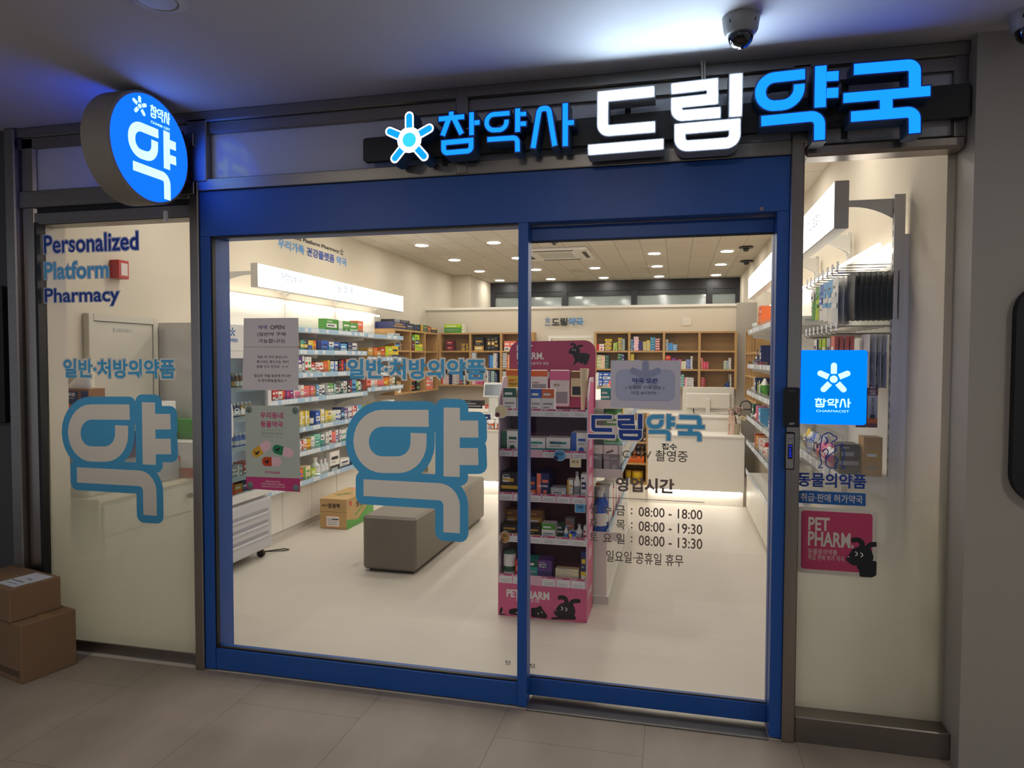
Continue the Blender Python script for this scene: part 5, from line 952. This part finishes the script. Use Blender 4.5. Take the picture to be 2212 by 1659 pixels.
# ---- desk and niche ----
t=thing('bottle_rack',(-.43,4.68,.4325),'orange counter rack holding five small bottles in the desk niche','rack')
MB().box(-.535,-.325,4.60,4.75,.4325,.50,cm('orange')).box(-.535,-.325,4.74,4.75,.50,.63,cm('brown')).build('carton',t)
for k,c in enumerate(('cream','green','salmon','silver','yellow')): pack('drink_bottle',-.527+k*.04,-.495+k*.04,4.66,4.692,.5005,.60,'y-','black' if k%2 else 'brown',c,'little %s labelled bottle, %s in the orange rack'%(CN[c],ORD[k]),'bottle','bottles in the orange rack',None,'bottle')
for k,x in enumerate((-.455,-.535)): pack('tub',x,x+.12 if k==0 else x+.075,4.62+.05*k,4.74+.0*k,.2225,.335,'y-','yellow','gold','yellow lidded tub in the desk niche, %s'%('front one' if k==0 else 'half hidden one'),'tub','yellow tubs',None,'can')
for k,(x,c,a,w,h) in enumerate(((-.54,'white','black',.09,.12),(-.44,'black','gold',.10,.15),(-.336,'black','brown',.028,.14))): pack('supplement_box',x,x+w,4.6,4.75,.6625,.6625+h,'y-',c,a,'%s and %s box, %s on the niche upper shelf'%(CN[c],CN[a],ORD[k]),'box','boxes in the desk niche')
xx=-2.40
for k,(c,a,w,h,s) in enumerate((('green','white',.1,.12,'bag'),('white','green',.12,.15,'bag'),('white','navy',.12,.17,'box'),('white','forest',.1,.13,'box'))):
    pack('snack_pack',xx,xx+w,4.60,4.68,.7525,.7525+h,'y-',c,a,'%s and %s pack, %s along the desk ledge near the till'%(CN[c],CN[a],ORD[k]),'pack','packs on the desk ledge',None,s); xx+=w+.008
for k in range(2): pack('snack_pack',-2.07+k*.085,-1.995+k*.085,4.555,4.62,.7525,.862,'y-','orange','white','orange and white snack pack on the desk ledge below the till, %s of two'%ORD[k],'pack','orange snack packs',None,'bag')
pack('note_pad',-.27,-.10,4.60,4.75,.7525,.772,'y-','black','gold','flat black box on the desk ledge left of the shop name','box',None,4)
xx=-3.2
for k,(c,a,w,h) in enumerate((('tan','navy',.16,.06),('white','purple',.16,.09),('black','gray',.28,.11),('red','white',.12,.05),('green','white',.14,.10),('gray','silver',.2,.08),('gold','black',.22,.07),('black','silver',.14,.12),('silver','black',.1,.16),('forest','white',.25,.09))):
    pack('stock_box',xx,xx+w,6.0,6.2,.8705,.8705+h,'y-',c,a,'%s box, %s along the back worktop from the slogan wall'%(CN[c],ORD[k]),'box','boxes on the back worktop'); xx+=w+.02
# ---- gondola goods ----
def grow(z,spec,where,xf=-.337):
    y=1.41;k=0
    for it in spec.split():
        c=it.split('/'); w=float(c[2]);h=float(c[3]);d=float(c[4]); sh=c[5] if len(c)>5 else 'box'
        col=CN[c[0]] if c[0]==c[1] else CN[c[0]]+' and '+CN[c[1]]
        pack({'box':'shop_box','bottle':'spray_bottle','bag':'shop_pouch','can':'shop_tin'}[sh],xf-d,xf,y,y+w,z,z+h,'y-',c[0],c[1],'%s %s, %s from the door on %s'%(col,{'box':'box','bottle':'bottle','bag':'pouch','can':'tin'}[sh],ORD[k],where),{'box':'box','bottle':'bottle','bag':'pouch','can':'tin'}[sh],'goods on the gondola',None,sh); y+=w+.01;k+=1
grow(.4435,'blue/white/.09/.27/.09/bottle blue/white/.09/.28/.09/bottle white/orange/.08/.26/.1 white/orange/.08/.27/.1 white/yellow/.09/.24/.1 red/white/.1/.2/.1 white/navy/.1/.22/.1 maroon/white/.1/.2/.1 white/salmon/.12/.2/.1 pink/red/.1/.16/.1',"the gondola's lowest shelf",-.42)
pack('spray_bottle',-.62,-.53,1.41,1.50,.4435,.70,'y-','blue','white','blue bottle on the gondola base corner beside the pink stand','bottle','goods on the gondola',None,'bottle')
grow(.8435,'gray/silver/.10/.115/.10 gray/silver/.10/.115/.09 white/red/.08/.11/.09 white/navy/.08/.10/.09 white/blue/.1/.1/.1 cream/white/.1/.1/.1 white/red/.1/.1/.1',"the gondola's second shelf")
pack('shop_box',-.545,-.45,1.41,1.51,.8435,.958,'y-','gray','silver','grey box next to the pink stand on the gondola second shelf','box','goods on the gondola',None,1)
grow(.9935,'mint/green/.10/.09/.10 white/tan/.09/.08/.1 white/orange/.1/.09/.1 white/green/.1/.09/.1 white/silver/.12/.09/.1',"the gondola's third shelf")
grow(1.1185,'white/green/.1/.14/.1/bag white/forest/.1/.13/.12/bag yellow/gray/.07/.14/.08 white/black/.1/.13/.1 white/green/.1/.12/.1',"the gondola's fourth shelf")
grow(1.2785,'teal/white/.10/.09/.055 teal/white/.10/.09/.055 silver/salmon/.1/.13/.1/bag blue/white/.1/.12/.1 blue/white/.1/.12/.1',"the gondola's top shelf")
pack('shop_box',-.46,-.405,1.41,1.5,1.2785,1.369,'y-','teal','white','teal box nearest the pink stand on the gondola top shelf','box','goods on the gondola',None,1)
# ---- pink display stand ----
st=thing('display_stand',(-.764,1.2,0),'pink cardboard pet goods display stand in the middle of the shop','stand')
pk1=mat('stand_pink','d8608c',.45); pk2=mat('stand_rose','b8446a',.45); pk3=mat('stand_pale','e3b4c8',.45); pkd=mat('stand_plum','5a1c35',.55); X0,X1,Y0,Y1=-1.034,-.494,1.06,1.34
MB().box(X0+.004,X1-.004,Y1-.008,Y1,.0,1.42,pkd).build('back_panel',st)
hd=MB().prism(fillet([(X0+.002,1.25),(X1+.01,1.25),(X1+.01,1.668),(X0+.002,1.66)],[0,0,.07,.07],True,7),FRY(Y1-.009),0,.006,pk2).build('header_card',st)
for x,nm in ((X0,0),(X1-.008,1)):
    P=fillet([(Y0,0),(Y1,0),(Y1,1.44),(Y0+.1,1.44),(Y0,1.31)],[0,0,.01,.06,.05],True,5); o=MB().prism(P,((x,0,0),(0,1,0),(0,0,1),(1,0,0)),0,.008,mat('stand_side','d9c6d2',.45)).build('side_panel',st)
    if nm:
        b=MB(); Fs=((x+.0082,0,0),(0,1,0),(0,0,1),(1,0,0)); b.prism([(Y0+.004,.004),(Y1-.004,.004),(Y1-.004,1.40),(Y0+.1,1.42),(Y0+.004,1.29)],Fs,0,.0003,pk1)
        for k in range(8): b.prism([(Y0+.06,.35+k*.11),(Y0+.2,.35+k*.11),(Y0+.2,.42+k*.11),(Y0+.06,.42+k*.11)],Fs,.0003,.0005,pk3)
        text(b,'PET PHARM',((x+.0092,0,0),(0,1,0),(0,0,1),(1,0,0)),Y0+.05,Y1-.05,.12,.17,0,cm('white'),.03); b.build('side_print',o)
RT=[(1.21,1.256),(.967,1.013),(.700,.752),(.452,.501),(.199,.257)]; tg=random.Random(5)
for k,(a,c) in enumerate(RT):
    o=MB().box(X0+.008,X1-.008,Y0+.006,Y1-.008,c-.032,c-.026,pk3).build('shelf',st,label=None)
    r_=MB().box(X0+.001,X1-.001,Y0-.004,Y0+.002,a,c,pk3 if k in (1,2,4) else mat('rail_white','e6e2e4',.45)).build('price_rail',o)
    b=MB(); n=6
    for j in range(n):
        if k in (1,4) and j in (2,4)[:1]: continue
        xa=X0+.008+j*.088; b.box(xa,xa+.078,Y0-.0048,Y0-.004,a+.003,c-.010,mat('tag_white','ebe8e8',.5)).box(xa,xa+.078,Y0-.005,Y0-.004,c-.011,c-.001,mat('tag_magenta','c03a70',.5)).box(xa+.006,xa+.03,Y0-.0054,Y0-.005,c-.007,c-.004,cm('white'))
        for q in range(2): b.box(xa+.012,xa+.066,Y0-.0052,Y0-.0048,a+.010+q*.010,a+.0125+q*.010,cm('gray'))
    b.build('tag',r_)
bp=MB().box(X0+.001,X1-.001,Y0-.002,Y0+.004,.0,.199,pk1).build('base_panel',st)
zb=lambda a,c:(1060+a/5.7214,1070+c/5.7214); YB_=Y0-.0024; wt=cm('white'); A=Art(FRY(YB_)).layer('lettering',wt)
V,_=textmesh('PET PHARM',.04); 
A.words('PET PHARM',PB(*nb(zb,195,1178,725,1275),YB_),.04).words('즐거운 반려동물 생활',PB(*nb(zb,312,1268,602,1318),YB_),.0)
mpb=lambda a,c:(lambda q:(q[0],q[2]))(onY(*zb(a,c),YB_))
A.layer('animal_picture',mat('ink_black'))
for l in (((500,1500),(500,1390),(560,1390),(620,1360),(640,1405),(690,1470),(700,1500),(680,1525)),((230,1470),(222,1420),(260,1400),(320,1395),(430,1410),(480,1440),(480,1500)),((108,1475),(110,1420),(130,1370),(150,1400),(140,1460),(220,1475))): A.poly(fillet([mpb(*p) for p in l],[.006]*len(l),True,3))
A.layer('animal_eyes',cm('cream'))
for x,z in ((587,1462),(633,1447),(140,1452),(322,1452)): A.disc(*mpb(x,z),.0035,12,.005)
dogart(A,lambda a,c:mpb(845+(a-1310)*.49,1265+(c-800)*.49),False,[[(1130,1300),(1250,1290),(1700,1240),(1760,1360),(1100,1345)]]); A.build(bp)
zc=lambda a,c:(1100+a/11.06,660+c/11.06); YH=Y1-.0152; A=Art(FRY(YH)).layer('lettering',wt)
for s,q,o in (('PET',(180,945,560,1095),.03),('PHARM.',(180,1120,832,1285),.03),('우리동네 동물약국 펫팜',(180,1350,945,1415),.005)): A.words(s,PB(*nb(zc,*q),YH),o)
mpc=lambda a,c:(lambda q:(q[0],q[2]))(onY(*zc(a,c),YH))
dogart(A,lambda a,c:mpc(1480+(a-1310)*.52,925+(c-800)*.48),False,[[(1330,1260),(1450,1420),(1560,1300),(1700,1160)],[(1500,1280),(1660,1240),(2000,1235),(2060,1290),(2180,1300),(2160,1400),(2120,1560),(2050,1600),(1500,1600),(1400,1400)],[(1420,1400),(1500,1500),(1450,1700),(1400,1800),(1340,1820),(1440,1840),(1540,1720),(1700,1680),(1740,1770),(1820,1760),(1850,1700),(1900,1820),(2020,1820),(2090,1640),(2140,1500)]]); A.build(hd)
for k,x in enumerate((-.90,-.79,-.685,-.58)): MB().box(x-.018,x+.018,Y1-.017,Y1-.0152,1.43,1.47,fit).tube([(x,Y1-.016,1.44),(x,Y1-.058,1.44),(x,Y1-.060,1.446)],.003,fit,6).build('hook',st)
def talker(px,py,rx,rz,c,a,lab,rect=False,t_=None):
    q=onY(px,py,Y0-.012); b=MB(); F=FRY(Y0-.011)
    if rect: b.prism(rrect(q[0]-rx,q[0]+rx,q[2]-rz,q[2]+rz,.005),F,0,.0008,cm('white')).prism(rrect(q[0]-rx+.003,q[0]+rx-.003,q[2]-rz+.003,q[2]+rz-.003,.004),F,.0008,.0011,cm(c))
    else: b.disc(q[0],q[2],rx,F,0,.0008,cm('white'),26,rz).disc(q[0],q[2],rx-.003,F,.0008,.0011,cm(c),26,rz-.003).disc(q[0]-rx*.6,q[2]-rz*.5,rx*.38,F,.0011,.0014,cm(a),16)
    if t_: text(b,t_,FRY(Y0-.0126),q[0]-rx*.6,q[0]+rx*.5,q[2]-.002,q[2]+.016,0,dink,.02)
    b.build('shelf_talker',st,label=lab)
talker(1083,889,.040,.040,'cream','maroon','round cream shelf talker'); talker(1209,984,.038,.033,'sky','navy','rounded sky blue shelf talker',False,'클라이트'); talker(1243,1000,.033,.026,'cream','orange','cream card shelf talker',True,'세로니 크림'); talker(1253,1098,.031,.026,'sky','white','sky blue card shelf talker',True,'오티클린'); talker(1091,1160,.030,.036,'tan','brown','tan shelf talker',False,'견옥고'); talker(1238,1153,.026,.022,'blue','yellow','blue shelf talker',False,'아이클린')
gp='pet goods on the pink stand'
def sp(px0,px1,pytop,k,d,c,a,lab,style=None,shape='box',yoff=.012,name='pet_product_box',tx=None,zup=None,tcol='white'):
    z=RT[k][1]-.0255 if zup is None else zup; y=Y0+yoff; x0=onY(px0,900,y)[0]; x1=onY(px1,900,y)[0]; zt=onY((px0+px1)/2,pytop,y)[2]
    x0=max(x0,X0+.0095); x1=min(x1,X1-.0095)
    o=pack(name,x0,x1,y,y+d,z,zt,'y-',c,a,lab,{'box':'box','bottle':'bottle','bag':'pouch','can':'tin'}[shape],gp,style,shape)
    if tx:
        for s,u0,u1,v0,v1,m in tx:
            b=MB(); W=x1-x0;H=zt-z; text(b,s,FRY(y-.0016),x0+u0*W,x0+u1*W,z+v0*H,z+v1*H,0,cm(m),.03); b.build('lettering',o)
    return o
sp(1087,1115,838,0,.06,'white','forest','white box with dark green top, first on the stand\'s top shelf',0); sp(1117,1144,840,0,.06,'white','gold','white and gold box behind the door stile on the top shelf',0)
sp(1146,1170,840,0,.06,'white','blue','white box with blue top on the stand\'s top shelf',0); sp(1170.5,1197,840,0,.06,'white','orange','white box with orange top on the stand\'s top shelf',0)
def hp(px0,px1,py0,py1,c,a,lab,tx=None,y=Y1-.075,th=.03,a0=0,shape='bag'):
    A_=onY(px0,py0,y);B_=onY(px1,py1,y); t=thing('treat_pouch',((A_[0]+B_[0])/2,y,B_[2]),lab,'pouch','treat pouches hanging on the stand'); b=MB(); b.box(A_[0],B_[0],y,y+th*.4,B_[2],A_[2],cm(c),.01); b.build('bag',t)
    b=MB(); H=A_[2]-B_[2]; W=B_[0]-A_[0]; b.prism([(A_[0]+.001,A_[2]-H*.28),(B_[0]-.001,A_[2]-H*.28),(B_[0]-.001,A_[2]-.004),(A_[0]+.001,A_[2]-.004)],FRY(y-.0002),0,.0005,cm(a)); b.build('header_label',t)
    b=MB()
    for s,u0,u1,v0,v1,m in tx or []: text(b,s,FRY(y-.001),A_[0]+u0*W,A_[0]+u1*W,B_[2]+v0*H,B_[2]+v1*H,0,cm(m),.03)
    if a0: b.prism([(A_[0]+W*.1,B_[2]+H*.08),(B_[0]-W*.1,B_[2]+H*.08),(B_[0]-W*.1,B_[2]+H*.4),(A_[0]+W*.1,B_[2]+H*.4)],FRY(y-.0004),0,.0006,cm(a0))
    if b.v: b.build('print',t)
hp(1093,1120,798,846,'yellow','orange','yellow jerky treat pouch with orange top hanging on the stand',[('JERKY',.22,.9,.44,.56,'red'),('TREAT',.22,.95,.28,.40,'maroon')])
hp(1146,1183,799,850,'white','orange','white treat pouch with orange top hanging behind the blue box',[('처방없이',.1,.5,.42,.5,'brown')],a0='gray'); hp(1188,1230,799,878,'white','pink','white treat pouch with pink top hanging in the stand\'s middle',[('츄르',.2,.5,.55,.62,'brown')],a0='gray'); hp(1233,1270,801,858,'cream','brown','cream pouch with brown top and ink drawing on the stand',None,a0='black')
t=thing('treat_cone',(-.53,1.28,1.24),'pale cream cone packet at the stand\'s upper corner','packet'); b=MB(); b.xf=Matrix.Translation((-.545,1.20,1.2335))@Matrix.Rotation(math.radians(2),4,'Y'); b.cyl((0,0,0),.010,.26,cm('cream'),2,14,.028); b.build('cone',t,True)
sp(1083,1119,931,1,.12,'white','forest','white and dark green cat box on the stand\'s second shelf',3); sp(1138,1178,946,1,.12,'white','teal','white and teal cat box on the stand\'s second shelf',1,tx=[('CAT',.35,.6,.62,.78,'teal')]); sp(1180,1232,946,1,.12,'white','teal','wide white and teal dog box on the stand\'s second shelf',1,tx=[('SIMPID DOG',.15,.65,.62,.78,'navy')]); sp(1234,1270,935,1,.14,'white','blue','white and blue dog box with an orange picture on the second shelf',3)
sp(1083,1119,1020,2,.15,'black','gold','black heart supplement box on the stand\'s third shelf',4,tx=[('Proven',.08,.55,.72,.84,'white'),('Heart.',.08,.5,.58,.69,'white')]); sp(1140,1158,1030,2,.12,'navy','orange','navy and orange box half behind the door stile on the third shelf',1)
sp(1160,1187,1023,2,.2,'navy','salmon','tall navy and salmon box on the stand\'s third shelf',3,tx=[('Heart Acare',.1,.9,.44,.53,'white')]); sp(1190,1224,1054,2,.1,'silver','white','low pale grey box on the stand\'s third shelf',2); sp(1226,1238,1037,2,.08,'white','gold','slim white and gold box on the stand\'s third shelf',3); sp(1239,1254,1020,2,.05,'white','gray','white bottle with grey cap on the stand\'s third shelf',None,'bottle'); sp(1256,1271,1024,2,.08,'white','navy','slim white box with navy square on the stand\'s third shelf',2)
sp(1083,1119,1133,3,.10,'black','gold','black box with gold tree on the stand\'s fourth shelf, outer one',1); sp(1138,1168,1137,3,.10,'black','gold','black box with gold tree on the fourth shelf beside the stile',1)
sp(1092,1119,1100,3,.08,'brown','gold','brown box behind the black tree box on the fourth shelf, outer one',2,yoff=.135,zup=RT[3][1]-.0255); sp(1140,1174,1102,3,.08,'brown','gold','brown box behind the black tree box beside the stile',2,yoff=.135,zup=RT[3][1]-.0255)
sp(1171,1200,1131,3,.08,'white','green','white box with green top on the stand\'s fourth shelf',0); sp(1202,1218,1130,3,.05,'forest','white','dark green box on the stand\'s fourth shelf',4,yoff=.1); sp(1219,1228,1136,3,.03,'white','sky','small white dropper bottle on the stand\'s fourth shelf',None,'bottle'); sp(1245,1259,1134,3,.045,'white','silver','white pill bottle on the stand\'s fourth shelf',None,'bottle'); sp(1262,1271,1137,3,.05,'white','red','slim white box at the end of the stand\'s fourth shelf',4); sp(1222,1242,1120,3,.06,'gray','salmon','grey box at the back of the stand\'s fourth shelf',2,yoff=.16)
sp(1085,1112,1190,4,.085,'white','forest','tall white tin with dark green lid on the stand\'s lowest shelf',None,'can'); sp(1114,1134,1210,4,.1,'red','salmon','red box behind the door stile on the stand\'s lowest shelf',2); sp(1138,1162,1209,4,.1,'teal','forest','green box on the stand\'s lowest shelf',0); sp(1163,1193,1211,4,.12,'purple','navy','purple omega supplement box on the stand\'s lowest shelf',4,tx=[('Real rTG',.08,.6,.74,.83,'white'),('Omega-3',.08,.62,.62,.71,'white')])
for j in range(3):
    y=Y0+.012; x0=onY(1200,1230,y)[0]; x1=onY(1250,1230,y)[0]; z=RT[4][1]-.0255+j*.0255; pack('toothpaste_box',x0,x1,y,y+.05,z,z+.0245,'y-','cream','silver','cream pet toothpaste box, %s of the pile on the stand'%(['bottom','middle','top'][j]),'box',gp,4)
sp(1257,1270,1192,4,.06,'navy','yellow','tall black and yellow box at the end of the lowest shelf',1)
